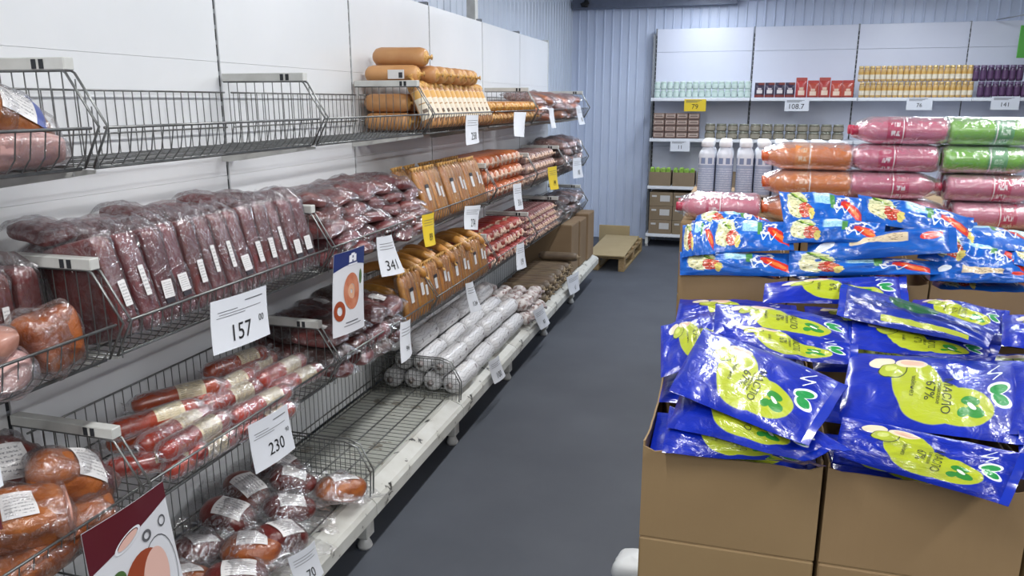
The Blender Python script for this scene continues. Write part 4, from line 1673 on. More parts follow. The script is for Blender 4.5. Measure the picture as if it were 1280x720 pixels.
def flat_pack(seed, m, sx=0.11, sy=0.07, sz=0.02, lab=None, film=True, amp=0.012, bars=3):
    def mk():
        t = thing('vacuum_pack', '', 'sausage pack')

        def groove(p):
            q = Vector(p)
            q.z += 0.006 * abs(math.sin(p.y / sy * PI * bars * 0.5 + seed)) * (1 if p.z > 0 else 0)
            k = mn.noise(p * 13 + Vector((seed, seed, seed)))
            return q + Vector((0, 0, amp * k * 0.8))
        b = B()
        b.superq(sx, sy, sz, 0.4, 0.6, 24, 10, amp=amp, freq=16, seed=seed, M=Wf(groove))
        b.build('sausage', m, t)
        if film:
            b = B()

            def ff(u, v):
                x, y = (u * 2 - 1) * sx * 1.12, (v * 2 - 1) * sy * 1.14
                e = max(abs(u * 2 - 1), abs(v * 2 - 1))
                z = sz * 1.5 * (1 - e ** 4) + 0.016 * mn.noise(Vector((x * 24, y * 24, seed * 2))) + 0.006
                return (x, y, z - 0.008 * e)
            b.grid(ff, 14, 12)
            b.build('film', m_film3, t)
        if lab:
            lw, lh, lm = lab
            b = B()
            b.grid(lambda u, v: ((u - 0.5) * lw, (v - 0.5) * lh, sz * 1.25 + 0.010 + 0.010 * mn.noise(Vector((u * 2.2, v * 2.2, seed)))
                                 - 0.016 * ((u - 0.5) ** 2 + (v - 0.5) ** 2)), 8, 8)
            b.build('label', lm, t)
        return t
    return mk


FPK = [Kind(flat_pack(1.3, m_maroon)), Kind(flat_pack(4.2, m_maroon2)), Kind(flat_pack(7.7, m_maroon2, bars=4))]
for i in range(9):        # lying on the standing ones at the back
    y = 1.43 + i * 0.098
    FPK[i % 3].put((-1.585 + R.uniform(-0.01, 0.01), y, T2 + 0.255 + (0.0 if i % 3 else 0.018)), (R.uniform(-0.1, 0.1), R.uniform(-0.05, 0.12), R.uniform(-0.3, 0.3)),
                   'dark maroon pack lying flat behind the standing packs, %s from the near divider' % ORD[i], 'flat maroon packs at the back', (0.72, 0.72, 0.9))
for i in range(9):        # hidden support layer behind
    FPK[(i + 1) % 3].put((-1.595, 1.44 + i * 0.098, T2 + 0.19), (0, 0, R.uniform(-0.2, 0.2)),
                         'maroon pack half hidden below the flat ones at the back, %s from the near divider' % ORD[i], 'flat maroon packs at the back', (0.6, 0.72, 1.3))
# ---- B. heap of lying maroon packs, second bay
k = 0
for lv in range(5):
    for r in range(5):
        for c in range(2):
            x = (-1.56, -1.40)[c] - lv * (0.004 if c == 0 else 0.022)
            y = 2.42 + r * 0.178 + (0.06 if lv % 2 else 0) + R.uniform(-0.02, 0.02)
            if y > 3.2:
                y = 3.19
            if c == 0 and lv in (0, 1):
                continue
            FPK[k % 3].put((x + R.uniform(-0.012, 0.012), y, T2 + 0.035 + lv * 0.047 + R.uniform(-0.006, 0.006)), (R.uniform(-0.2, 0.2), R.uniform(-0.05, 0.2), R.uniform(-0.35, 0.35)),
                           'crinkled maroon pack of the heap past the standing packs, %s layer up, %s along, %s row' % (ORD[lv], ORD[r], ('back', 'front')[c]),
                           'heaped maroon packs', (0.85, 1.15, 1.15))
            k += 1


# ---- C. bundles of golden sausages
def bundle(seed, nb, lab, m, hx=0.05, hz=0.115, wire=0.017):
    hy = nb * wire

    def mk():
        t = thing('sausage_bundle', '', 'sausages')
        for i in range(nb):
            y = -hy + wire * (2 * i + 1)
            b = B()
            bend = lambda p, tt, a, s=seed + i: Vector((p.x, p.y + 0.004 * math.sin(tt * 22 + s), p.z - 0.006 * math.sin(tt / (2 * hz) * PI)))
            b.lathe([(0.0, 0.004), (0.006, wire * 0.75), (0.02, wire * 0.99), (hz, wire * 1.0), (2 * hz - 0.03, wire * 0.99), (2 * hz - 0.012, wire * 0.75), (2 * hz, 0.005)], 10,
                    M=rotm(0, -PI / 2, 0, (0, y, 0)), wob=bend)
            o = b.build('sausage', m, t)
            b = B()
            b.lathe([(2 * hz - 0.014, wire * 0.5), (2 * hz + 0.004, wire * 0.35), (2 * hz + 0.016, wire * 0.75)], 8, M=rotm(0, -PI / 2, 0, (0, y, 0)))
            b.build('end_frill', m_frill, o)
        for dy, z, w, h, mm in lab:
            o = plate(w, h, 0.002).build('label', mm, t, smooth=False)
            o.location = (wire + 0.009, dy, z)
        b = B()
        b.superq(hx * 0.5, hy * 1.03, hz * 1.04, 0.3, 0.3, 22, 8, amp=0.006, freq=30, seed=seed, M=Wf(lambda p: p + Vector((0, 0, hz))))
        b.build('film', m_film2, t)
        return t
    return mk


GBK = [Kind(bundle(0.3, 4, [(0.0, 0.12, 0.03, 0.055, m_lab), (0.004, 0.155, 0.04, 0.018, m_labdark)], m_gold)),
       Kind(bundle(1.1, 4, [(-0.02, 0.13, 0.026, 0.06, m_lab), (0.022, 0.115, 0.02, 0.05, m_lab)], m_gold))]
# upper middle tier, third bay
for i, y in enumerate((3.37, 3.52, 3.70, 3.85, 4.0, 4.13)):
    GBK[i % 2].put((-1.365, y, T2 + 0.02), (0, -0.30, R.uniform(-0.06, 0.06)), 'golden sausage bundle standing on the upper middle tier, %s from the maroon heap' % ORD[i],
                   'golden bundles on the upper middle tier', (1, 1, 1.08))
    GBK[(i + 1) % 2].put((-1.47, y, T2 + 0.025), (0, -0.28, R.uniform(-0.06, 0.06)), 'golden sausage bundle in the back row on the upper middle tier, %s from the maroon heap' % ORD[i],
                         'golden bundles on the upper middle tier', (1, 1, 1.05))
# lower middle tier, third bay
for i, y in enumerate((3.07, 3.215, 3.36, 3.505, 3.65, 3.80, 3.945, 4.09)):
    if i == 1:
        y += 0.0
    GBK[i % 2].put((-1.355, y, T1 + 0.02), (0, -0.16, R.uniform(-0.06, 0.06)), 'golden sausage bundle standing on the lower middle tier, %s from its near end' % ORD[i],
                   'golden bundles on the lower middle tier', (1, 1, 0.95))


def curved(seed, m, L=0.22, r=0.022, arcd=0.7, tips=None):
    def mk():
        t = thing('sausage', '', 'sausage')
        b = B()
        pts, rs = [], []
        for i in range(13):
            f = i / 12
            a = (f - 0.5) * arcd * 2
            pts.append((math.sin(a) * L / (2 * math.sin(arcd)), 0.008 * math.sin(f * 7 + seed), math.cos(a) * L / (2 * math.sin(arcd)) - math.cos(arcd) * L / (2 * math.sin(arcd))))
            rs.append(r * min(1, 0.35 + 1.3 * math.sin(PI * min(max(f, 0.02), 0.98)) ** 0.45))
        b.tube(pts, rs, 10)
        b.build('casing', m, t)
        for p, d in ((pts[0], -1), (pts[-1], 1)):
            b = B()
            b.tube([p, (p[0] + d * 0.012, p[1], p[2] - 0.006), (p[0] + d * 0.022, p[1], p[2] - 0.012)], [0.003, 0.005, 0.008], 6)
            b.build('tip', tips or m_frill, t)
        return t
    return mk


CGK = Kind(curved(0.5, m_gold))
for i in range(10):
    CGK.put((-1.49 + (i % 2) * 0.03, 3.10 + i * 0.108, T1 + 0.215 + R.uniform(0, 0.012)), (R.uniform(-0.2, 0.2), R.uniform(0.1, 0.3), R.uniform(-0.25, 0.25)),
            'curved golden sausage lying on top of the lower middle tier bundles, %s from the near end' % ORD[i], 'curved golden sausages')
    CGK.put((-1.56, 3.10 + i * 0.108, T1 + 0.12), (R.uniform(-0.2, 0.2), 0, R.uniform(-0.3, 0.3)),
            'curved golden sausage in the lower back row of the lower middle tier, %s from the near end' % ORD[i], 'curved golden sausages')


# ---- D. short fat logs: orange, grey-pink, speckled
def fat(m, mend, L=0.24, r=0.044, sleeve=None, ring=0.0):
    def mk():
        t = thing('sausage', '', 'sausage')
        b = B()
        prof = [(0.0, 0.004), (0.006, r * 0.55), (0.02, r * 0.88), (0.04, r)]
        for i in range(8):
            prof.append((0.04 + (L - 0.08) * (i + 1) / 9, r * (1.0 - ring * (i % 2))))
        prof += [(L - 0.04, r), (L - 0.02, r * 0.88)]
        b.lathe(prof + [(L - 0.01, r * 0.7)], 16)
        b.build('casing', m, t)
        b = B()
        b.lathe([(L - 0.022, r * 0.9), (L - 0.008, r * 0.62), (L - 0.002, r * 0.25), (L + 0.008, r * 0.12), (L + 0.016, r * 0.3)], 12)
        b.build('end', mend, t)
        if sleeve:
            b = B()
            b.lathe([(L * sleeve[0], r * 1.018), (L * sleeve[1], r * 1.018)], 16, cap=False)
            b.build('label', sleeve[2], t)
        return t
    return mk


OFK = Kind(fat(m_orange, m_frost))
for lv in range(3):
    for i in range(9):
        OFK.put((-1.645 - lv * 0.015, 4.27 + i * 0.098 + (0.045 if lv % 2 else 0) - (0.04 if lv == 1 and i == 8 else 0), T2 + 0.05 + lv * 0.083), (0, 0.0 if lv else 0.02, R.uniform(-0.08, 0.08)),
                'fat orange sausage with frosty end on the upper middle tier, %s in the %s layer from the bottom' % (ORD[i], ORD[lv]), 'fat orange sausages', (1.15, 1, 1))
GPK = Kind(fat(m_greyp, m_frost, 0.26, 0.036))
for lv in range(3):
    for i in range(11):
        GPK.put((-1.65 - lv * 0.012, 5.22 + i * 0.079, T2 + 0.042 + lv * 0.07), (0, 0, R.uniform(-0.06, 0.06)),
                'grey-pink mottled sausage on the upper middle tier, %s in the %s layer from the bottom' % (ORD[i], ORD[lv]), 'grey-pink sausages', (1.08, 1, 1))
DFK = [Kind(flat_pack(11.3, m_darkm, 0.11, 0.07, 0.03)), Kind(flat_pack(13.9, m_greyp, 0.11, 0.07, 0.03))]
for lv in range(4):
    for i in range(5):
        DFK[(i + lv) % 2].put((-1.485 + R.uniform(-0.02, 0.03), 6.22 + i * 0.18 - (0.02 if i == 4 else 0), T2 + 0.045 + lv * 0.06), (R.uniform(-0.2, 0.2), R.uniform(0, 0.2), R.uniform(-0.3, 0.3)),
                              'dark packet in the heap at the far end of the upper middle tier, %s along, %s layer' % (ORD[i], ORD[lv]), 'dark packets at the far end', (1.25, 1.1, 1.1))
RSK = Kind(fat(mat('deep_red_sausage', '9a3534', 'b25a54', scale=40, rough=0.3, rnd=0.12, coat=0.6), m_frost, 0.24, 0.036, (0.62, 0.72, m_frost)))
for lv in range(3):
    for i in range(10):
        RSK.put((-1.63 - lv * 0.02, 4.27 + i * 0.085, T1 + 0.042 + lv * 0.07), (0, 0, R.uniform(-0.12, 0.12)),
                'deep red sausage on the lower middle tier, %s from the golden bundles in the %s layer' % (ORD[i], ORD[lv]), 'deep red sausages', (1.18, 1, 1))
SPS = Kind(fat(m_speck, m_frost, 0.26, 0.024))
for lv in range(4):
    for i in range(16):
        SPS.put((-1.64 - lv * 0.012, 5.20 + i * 0.056 + (0.028 if lv % 2 else 0), T1 + 0.03 + lv * 0.046), (0, 0, R.uniform(-0.08, 0.08)),
                'thin speckled pink sausage on the lower middle tier, %s from the red ones in the %s layer' % (ORD[i], ORD[lv]), 'speckled pink sausages', (1.1, 1, 1))
for lv in range(3):
    for i in range(5):
        DFK[(i + lv) % 2].put((-1.485 + R.uniform(-0.02, 0.03), 6.22 + i * 0.18 - (0.02 if i == 4 else 0), T1 + 0.045 + lv * 0.055), (R.uniform(-0.2, 0.2), R.uniform(0, 0.2), R.uniform(-0.3, 0.3)),
                              'dark packet in the heap at the far end of the lower middle tier, %s along, %s layer' % (ORD[i], ORD[lv]), 'dark packets at the far end', (1.25, 1.1, 1.1))

# ---- E. top tier
BIGK = Kind(fat(m_tan, m_frill, 0.27, 0.041))
wl_ = mat('white_sleeve', 'e2d8c4', rough=0.45, paint=stripes('', '', [(0.0, 1.0, 0.72, 1.0, 'd9a95a'), (0.3, 0.7, 0.2, 0.35, '6a5a4c'), (0.2, 0.8, 0.5, 0.56, 'b08a55')]))


def frilled(seed):
    def mk():
        t = thing('sausage', '', 'sausage')
        L, r = 0.235, 0.032
        b = B()
        b.lathe([(0.0, 0.006), (0.01, r * 0.8), (0.03, r), (L - 0.05, r), (L - 0.035, r * 0.95)], 14, M=rotm(0, -PI / 2, 0))
        b.build('casing', m_tan, t)
        b = B()
        b.lathe([(L - 0.05, r * 1.03), (L - 0.03, r * 0.98), (L - 0.015, r * 0.6), (L - 0.008, r * 0.25), (L + 0.003, r * 0.2), (L + 0.018, r * 0.7)], 16, M=rotm(0, -PI / 2, 0),
                wob=lambda p, tt, a: Vector((p.x, p.y * (1 + 0.14 * math.cos(8 * a + seed)), p.z * (1 + 0.14 * math.cos(8 * a + seed)))))
        b.build('frill', m_frill, t)
        b = B()
        b.lathe([(0.04, r * 1.02), (L - 0.06, r * 1.02)], 6, M=rotm(0, -PI / 2, 0), cap=False, arc=(PI * 0.85, PI * 1.5))
        b.uv = [(q[1], q[0]) for q in b.uv]
        b.build('label', wl_, t)
        return t
    return mk


FRK = Kind(frilled(0))
for i in range(14):
    FRK.put((-1.345, 3.335 + i * 0.067, T3 + 0.022), (0, -0.40, R.uniform(-0.15, 0.15)), 'tan sausage with golden frilled end leaning at the front of the top tier, %s from the near divider' % ORD[i],
            'frilled sausages on the top tier')
for lv in range(2):
    for i in range(10):
        BIGK.put((-1.675, 3.345 + i * 0.092, T3 + 0.05 + lv * 0.084), (0, 0, 0), 'large tan sausage log behind the frilled ones, %s from the near end in the %s layer' % (ORD[i], ('lower', 'upper')[lv]),
                 'large tan logs', (0.85, 1, 1))
for i, (y, dx) in enumerate(((3.36, 0.0), (3.47, 0.05), (3.57, 0.06), (3.665, 0.055), (3.76, 0.06), (3.855, 0.055), (3.95, 0.06), (4.04, 0.05))):
    BIGK.put((-1.675 + dx, y, T3 + 0.262), (0, 0.0, R.uniform(-0.06, 0.06)), 'large tan sausage log with frilled end piled above the top tier, %s from the near end' % ORD[i], 'large tan logs')
o = BIGK.put((-1.665, 3.43, T3 + 0.343), (0, 0.02, -0.04), 'topmost large tan sausage log crowning the pile on the top tier', 'large tan logs', (1.04, 1.08, 1.08))
t = thing('label_strip', 'white label with black bar stuck on the nearest tan log of the top tier', 'label', (-1.49, 3.312, T3 + 0.262))
b = B()
b.box(-0.05, 0.03, -0.004, -0.002, -0.022, 0.018)
b.build('paper', m_lab, t, smooth=False)
b = B()
b.box(0.004, 0.022, -0.0052, -0.0042, -0.018, 0.006)
b.build('bar', m_labdark, t, smooth=False)
GSK = Kind(fat(m_gold, m_frill, 0.25, 0.034, (0.55, 0.75, m_lab)))
for lv in range(2):
    for i in range(14):
        GSK.put((-1.63, 4.29 + i * 0.078, T3 + 0.042 + lv * 0.066), (0, 0, R.uniform(-0.08, 0.08)), 'golden sausage lying on the top tier past the frilled ones, %s along in the %s layer' % (ORD[i], ('lower', 'upper')[lv]),
                'golden sausages on the top tier', (1.1, 1, 1))
CLK = [Kind(flat_pack(17.1, m_greyp, 0.11, 0.07, 0.028)), Kind(flat_pack(19.4, m_orange, 0.11, 0.07, 0.028))]
for lv in range(3):
    for i in range(8):
        CLK[(i * 3 + lv) % 2].put((-1.50 + R.uniform(-0.03, 0.04), 5.48 + i * 0.2, T3 + 0.045 + lv * 0.055), (R.uniform(-0.25, 0.25), R.uniform(0, 0.25), R.uniform(-0.3, 0.3)),
                                  'clear film packet in the far heap on the top tier, %s along in the %s layer' % (ORD[i], ORD[lv]), 'film packets at the far end of the top tier', (1.25, 1.15, 1.1))

# ---- F. red sausage logs in the near lower middle basket
def red_log():
    t = thing('sausage_log', '', 'sausage')
    L, r = 0.27, 0.030
    b = B()
    b.lathe([(0.0, 0.006), (0.004, r * 0.6), (0.016, r * 0.93), (0.03, r), (L - 0.03, r), (L - 0.016, r * 0.93), (L - 0.004, r * 0.6), (L, 0.006)], 18)
    b.build('casing', m_red, t)
    b = B()
    b.lathe([(0.13, r * 1.02), (0.215, r * 1.02)], 12, cap=False, arc=(0.9, 3.3))
    b.build('label', m_creamlab, t)
    b = B()

    def wf(p, tt, a):
        k = 1 + 0.12 * mn.noise(Vector((tt * 20, math.cos(a) * 1.5, math.sin(a) * 1.5)))
        return Vector((p.x, p.y * k, p.z * k))
    b.lathe([(-0.03, r * 0.7), (-0.014, r * 0.4), (0.0, r * 0.75)] + [(0.02 + (L - 0.04) * i / 10, r * 1.08) for i in range(11)] + [(L, r * 0.75), (L + 0.014, r * 0.4), (L + 0.03, r * 0.8)], 14, wob=wf, cap=False)
    b.build('film', m_film2, t)
    return t


RLK = Kind(red_log)
LOGS = [
    ((-1.382, 1.525, 0.705), (-1.356, 1.762, 0.705)),
    ((-1.378, 1.513, 0.765), (-1.367, 1.745, 0.765)),
    ((-1.457, 1.531, 0.765), (-1.444, 1.768, 0.765)),
    ((-1.378, 1.768, 0.745), (-1.338, 2.058, 0.745)),
    ((-1.514, 1.830, 0.775), (-1.493, 2.058, 0.775)),
    ((-1.597, 1.714, 0.800), (-1.511, 1.860, 0.800)),
    ((-1.554, 1.548, 0.790), (-1.468, 1.733, 0.790)),
    ((-1.543, 2.117, 0.765), (-1.546, 2.368, 0.765)),
    ((-1.448, 2.156, 0.765), (-1.427, 2.402, 0.765)),
    ((-1.399, 2.143, 0.735), (-1.362, 2.363, 0.735)),
    ((-1.594, 1.980, 0.800), (-1.539, 2.207, 0.800)),
    ((-1.493, 1.809, 0.750), (-1.452, 2.032, 0.750)),
    ((-1.562, 1.581, 0.745), (-1.474, 1.715, 0.745)),
    ((-1.458, 1.485, 0.720), (-1.401, 1.541, 0.720)),
    ((-1.374, 1.807, 0.690), (-1.331, 2.014, 0.690)),
]
logl = ['bottom front red sausage log with cream label nearest the near divider', 'red sausage log resting above the bottom front one', 'red sausage log with big cream label, second from the front near the divider',
        'red sausage log at the front rail above the price paper 230', 'red sausage log with label in the middle of the basket', 'dark red sausage log lying at the back of the basket near its middle',
        'red sausage log at the back next to the near divider', 'red sausage log with label at the far end, back one of three', 'red sausage log with label at the far end, middle one of three',
        'red sausage log at the far end along the front rail', 'red sausage log against the back grid toward the far end', 'red sausage log half hidden in the middle of the basket',
        'red sausage log underneath the back ones near the divider', 'short visible end of a red sausage log in the near front corner', 'red sausage log tucked under the front rail behind price paper 230']
for i, (p, q) in enumerate(LOGS):
    p, q = Vector(p), Vector(q)
    d = q - p
    rz, ry = math.atan2(d.y, d.x), 0.0
    mid = (p + q) / 2
    if mid.y > 2.14:
        mid.y = 2.15
    if mid.y < 1.54:
        mid.y = 1.545
    L = 0.27 * 0.95
    st = mid - d.normalized() * L / 2
    RLK.put(tuple(st + Vector((0, 0, 0.0))), Euler((R.uniform(-0.4, 0.5), 0, rz)).to_matrix(), logl[i], 'red sausage logs', (0.95, 1.0, 1.0))


# ---- G. smoked hams
def ham(name, seed, a, b_, c, m, e=0.8, lab=None, film=True, amp=0.02, face=None, cat='ham'):
    def mk():
        t = thing(name, '', cat)
        b = B()
        b.superq(a, b_, c, e, e, 28, 18, amp=amp, freq=11, seed=seed)
        b.build('meat', m, t)
        if face:
            fm, ax, sz = face
            b = B()
            b.superq(a * 0.10, b_ * sz, c * sz, 0.8, 0.7, 18, 10, amp=0.004, freq=20, seed=seed)
            o = b.build('cut_face', fm, t)
            o.location = (a * 0.94 * ax, 0, 0)
        if lab:
            for (lx, ly, lw, lh, lm) in lab:
                b = B()

                def S(u, v, o=0.004):
                    x, y = lx + (u - 0.5) * lw, ly + (v - 0.5) * lh
                    q = max(0.0, 1 - abs(x / a) ** (2 / e) - abs(y / b_) ** (2 / e)) ** (e / 2)
                    p = Vector((x, y, c * q))
                    k = mn.noise(p * 11 + Vector((seed, seed * 1.7, -seed)))
                    return p + p.normalized() * (amp * k + o)
                b.grid(S, 9, 9)
                b.build('label', lm, t)
        if film:
            b = B()
            b.superq(a * 1.06, b_ * 1.06, c * 1.06, e, e, 30, 18, amp=amp * 1.4, freq=19, seed=seed)
            b.build('film', m_film3, t)
        return t
    return mk


def one(mk, loc, rot, label, group=None, scale=None):
    return Kind(mk).put(loc, rot, label, group, scale)


g = 'smoked meat in the near baskets'
# top tier near basket
one(ham('smoked_meat', 1.0, 0.13, 0.06, 0.045, m_ham, 0.8, [(0.00, 0.0, 0.085, 0.085, m_lab), (0.055, 0.0, 0.026, 0.085, m_labblue)]), (-1.45, 1.255, T3 + 0.115), (0.75, 0.42, PI / 2),
    'brown smoked meat piece with big white and blue label in the near top basket', g)
one(ham('smoked_meat', 2.2, 0.13, 0.055, 0.045, m_ham, 0.8, [(-0.02, 0.0, 0.07, 0.06, m_lab)]), (-1.53, 1.16, T3 + 0.135), (0.6, 0.3, PI / 2), 'brown smoked meat piece behind the labelled one in the near top basket', g)
one(ham('ham_block', 3.1, 0.12, 0.062, 0.034, m_rose, 0.45), (-1.425, 1.235, T3 + 0.04), (0, 0, PI / 2), 'rosy ham block at the bottom of the near top basket', g)
one(ham('ham_block', 3.7, 0.12, 0.062, 0.034, m_rose, 0.45), (-1.425, 0.97, T3 + 0.04), (0, 0, PI / 2), 'rosy ham block at the left picture edge in the near top basket', g)
one(ham('smoked_meat', 4.3, 0.12, 0.06, 0.045, m_ham, 0.8), (-1.47, 1.02, T3 + 0.10), (0.2, 0.2, 0.7), 'smoked meat piece at the left picture edge in the near top basket', g)
# upper middle near basket
one(ham('smoked_meat', 5.0, 0.045, 0.06, 0.068, m_ham, 0.5, None), (-1.385, 1.235, T2 + 0.078), (0.1, -0.15, 0.1), 'upright tan smoked pack at the front of the near upper middle basket', g)
one(ham('ham_block', 6.0, 0.07, 0.065, 0.045, m_rose, 0.7), (-1.395, 1.10, T2 + 0.052), (0, 0.1, 0.6), 'pale pink ham in the near upper middle basket at the picture edge', g)
one(ham('ham_block', 6.6, 0.07, 0.05, 0.03, m_hampink, 0.7), (-1.41, 1.09, T2 + 0.115), (0.1, 0.1, 0.3), 'small pinkish ham resting on the pale ham in the near upper middle basket', g)
for i in range(4):
    SPK[i % 3].put((-1.57, 1.09 + i * 0.072, T2 + 0.006), (0, -0.05, 0), 'dark maroon pack in the shaded back of the near upper middle basket, %s from the left' % ORD[i], 'shaded maroon packs', (0.9, 1, 0.85))
# lower middle near basket
one(ham('smoked_ham', 7.0, 0.125, 0.07, 0.06, m_ham, 0.85, [(-0.02, 0.0, 0.075, 0.085, m_lab), (0.035, 0.0, 0.035, 0.085, m_labmar)]), (-1.435, 1.285, T1 + 0.125), (0.7, 0.75, PI / 2),
    'round smoked ham with white and maroon label beside the divider in the near lower basket', g)
one(ham('cut_ham', 8.0, 0.08, 0.07, 0.05, m_ham, 0.45, [(-0.015, 0.0, 0.06, 0.07, m_lab), (-0.06, 0.0, 0.025, 0.1, m_labmar)], face=(m_hampink, 1, 0.8)), (-1.40, 1.125, T1 + 0.125), (0.45, 0.1, 1.0),
    'cut ham block with pink face and maroon label in the near lower basket', g)
one(ham('smoked_meat', 9.0, 0.12, 0.055, 0.04, m_ham, 0.8), (-1.375, 1.11, T1 + 0.045), (0.2, 0.0, PI / 2), 'film wrapped smoked piece along the front rail of the near lower basket', g)
one(ham('smoked_meat', 9.6, 0.09, 0.07, 0.05, m_ham, 0.8), (-1.40, 1.24, T1 + 0.055), (0.1, 0.05, 0.9), 'smoked piece under the cut ham in the near lower basket', g)
one(ham('ham_block', 10.0, 0.11, 0.08, 0.06, m_hamred, 0.6, [(0.0, 0.0, 0.09, 0.08, m_lab)]), (-1.57, 1.20, T1 + 0.16), (0.8, 0.2, 1.3), 'dark red ham with grey label at the back of the near lower basket', g)
one(ham('ham_block', 10.7, 0.11, 0.08, 0.06, m_hamred, 0.6), (-1.57, 1.06, T1 + 0.09), (0.2, 0.2, 0.3), 'dark red ham at the left back of the near lower basket', g)
one(ham('ham_block', 11.2, 0.11, 0.08, 0.055, m_hamred, 0.6), (-1.56, 1.27, T1 + 0.06), (0.0, 0.1, 0.3), 'dark red ham under the labelled one at the back of the near lower basket', g)

# vacuum packed hams on the near base deck
VH = [Kind(ham('vacuum_ham', 20.0, 0.085, 0.06, 0.042, m_hamred, 0.85, [(0.0, 0.0, 0.085, 0.075, m_lab)], amp=0.018, film=False)),
      Kind(ham('vacuum_ham', 23.5, 0.085, 0.065, 0.042, m_ham, 0.85, [(0.005, 0.005, 0.08, 0.08, m_lab)], amp=0.018, film=False)),
      Kind(ham('vacuum_ham', 27.5, 0.09, 0.06, 0.045, m_hamred, 0.75, [(0.0, -0.005, 0.09, 0.08, m_lab)], amp=0.02, film=False))]


def add_sheet(K, seed):
    mk0 = K.make

    def mk():
        t = mk0()
        b = B()

        def ff(u, v):
            x, y = (u * 2 - 1) * 0.15, (v * 2 - 1) * 0.115
            d = max(0, 1 - (x / 0.095) ** 2 - (y / 0.07) ** 2)
            return (x, y, 0.055 * d ** 0.5 - 0.02 * (1 - d ** 0.5 if d > 0 else 1) + 0.018 * mn.noise(Vector((x * 22, y * 22, seed))) + 0.004)
        b.grid(ff, 22, 18)
        b.build('film', m_sheetf, t)
        return t
    K.make = mk


for i, K in enumerate(VH):
    add_sheet(K, i * 3.3)
hams = [(-1.36, 1.80, .315, 0.5, 1, 'with round orange rim at the front, above the bottom price paper'), (-1.51, 1.76, .31, 1.1, 0, 'at the back left, half hidden by the ham poster'),
        (-1.52, 1.93, .325, 0.2, 2, 'left of the middle, with grey label'), (-1.36, 2.03, .325, 0.7, 0, 'in the middle of the front, with large white label'),
        (-1.54, 2.06, .34, -0.3, 2, 'dark one near the back under price paper 230'), (-1.43, 2.16, .35, 0.4, 0, 'with label, second row from the far divider'),
        (-1.275, 2.21, .32, 0.9, 1, 'small one touching the wire divider at the front'), (-1.52, 2.22, .36, 0.1, 2, 'highest one at the back by the wire divider'),
        (-1.30, 1.66, .31, 0.6, 2, 'in the near front corner'), (-1.46, 1.60, .31, 1.0, 1, 'behind the ham poster'), (-1.60, 1.62, .31, 0.3, 0, 'deep at the back behind the ham poster'),
        (-1.31, 1.90, .30, 1.3, 2, 'low at the front lip')]
for i, (x, y, z, rz, kk, d) in enumerate(hams):
    VH[kk].put((x, y, z), (R.uniform(-0.15, 0.15), R.uniform(0.1, 0.4), rz), 'vacuum packed ham on the base deck, ' + d, 'vacuum packed hams')

# film packs on the lower middle tier, between red logs and golden bundles
TP = [Kind(flat_pack(31.3, m_maroon2, 0.10, 0.07, 0.026, (0.07, 0.05, m_lab))), Kind(flat_pack(33.1, m_hamred, 0.10, 0.07, 0.026)), Kind(flat_pack(36.0, m_darkm, 0.10, 0.07, 0.026))]
for lv in range(3):
    for r in range(4):
        for c in range(2):
            TP[(lv + r * 2 + c) % 3].put(((-1.575, -1.41)[c] - lv * 0.01 + R.uniform(-0.01, 0.01), 2.41 + r * 0.15 + R.uniform(-0.02, 0.02), T1 + 0.04 + lv * 0.058 - (0.01 if c else 0)),
                                         (R.uniform(-0.25, 0.25), R.uniform(0.0, 0.3), R.uniform(-0.4, 0.4)),
                                         'dark meat pack in crinkled film beyond the red logs, %s layer up, %s along, %s row' % (ORD[lv], ORD[r], ('back', 'front')[c]), 'film packs on the lower middle tier')

# ---- H. white paper-cased sausages on the base deck
def white_paint(nt, u, v, c, tc):
    n = X(noise_node(nt, tc.outputs['UV'], 4, 2)) - 0.5
    s = ((v * 16 + n * 3).fract() - 0.5).abs().lt(0.09)
    out = mixc(nt, s * 0.45, c, lin('6c6a70'))
    d = rect((u * 3).fract(), (v * 5 + n).fract(), 0.3, 0.62, 0.3, 0.7, 0.05) * X(noise_node(nt, tc.outputs['UV'], 6, 1)).gt(0.5)
    return mixc(nt, d * 0.75, out, lin('5a4a4c'))


m_wsaus = mat('white_paper_casing', 'd6d6d8', rough=0.42, coat=0.4, rnd=0.08, paint=white_paint)
m_wend = mat('white_casing_end', 'c2bcbc', '8c7470', scale=60, rough=0.45)


def white_log(L, r):
    def mk():
        t = thing('white_sausage', '', 'sausage')
        b = B()
        prof = [(0.0, r * 0.3), (0.004, r * 0.7), (0.018, r * 0.94), (0.035, r)]
        prof += [(0.035 + (L - 0.07) * (i + 1) / 7, r * (1 if i % 2 else 0.985)) for i in range(6)]
        prof += [(L - 0.035, r), (L - 0.018, r * 0.94), (L - 0.004, r * 0.7), (L, r * 0.3)]
        b.lathe(prof, 18)
        b.build('casing', m_wsaus, t)
        for x, s in ((0, -1), (L, 1)):
            b = B()
            b.lathe([(x, r * 0.3), (x + s * 0.008, r * 0.14), (x + s * 0.014, r * 0.32)][::(1 if s > 0 else -1)], 10)
            b.build('tied_end', m_wend, t)
        b = B()
        b.lathe([(L * 0.3, r * 1.018), (L * 0.6, r * 1.018)], 8, cap=False, arc=(0.1, 1.3))
        b.build('label', m_lab, t)
        return t
    return mk


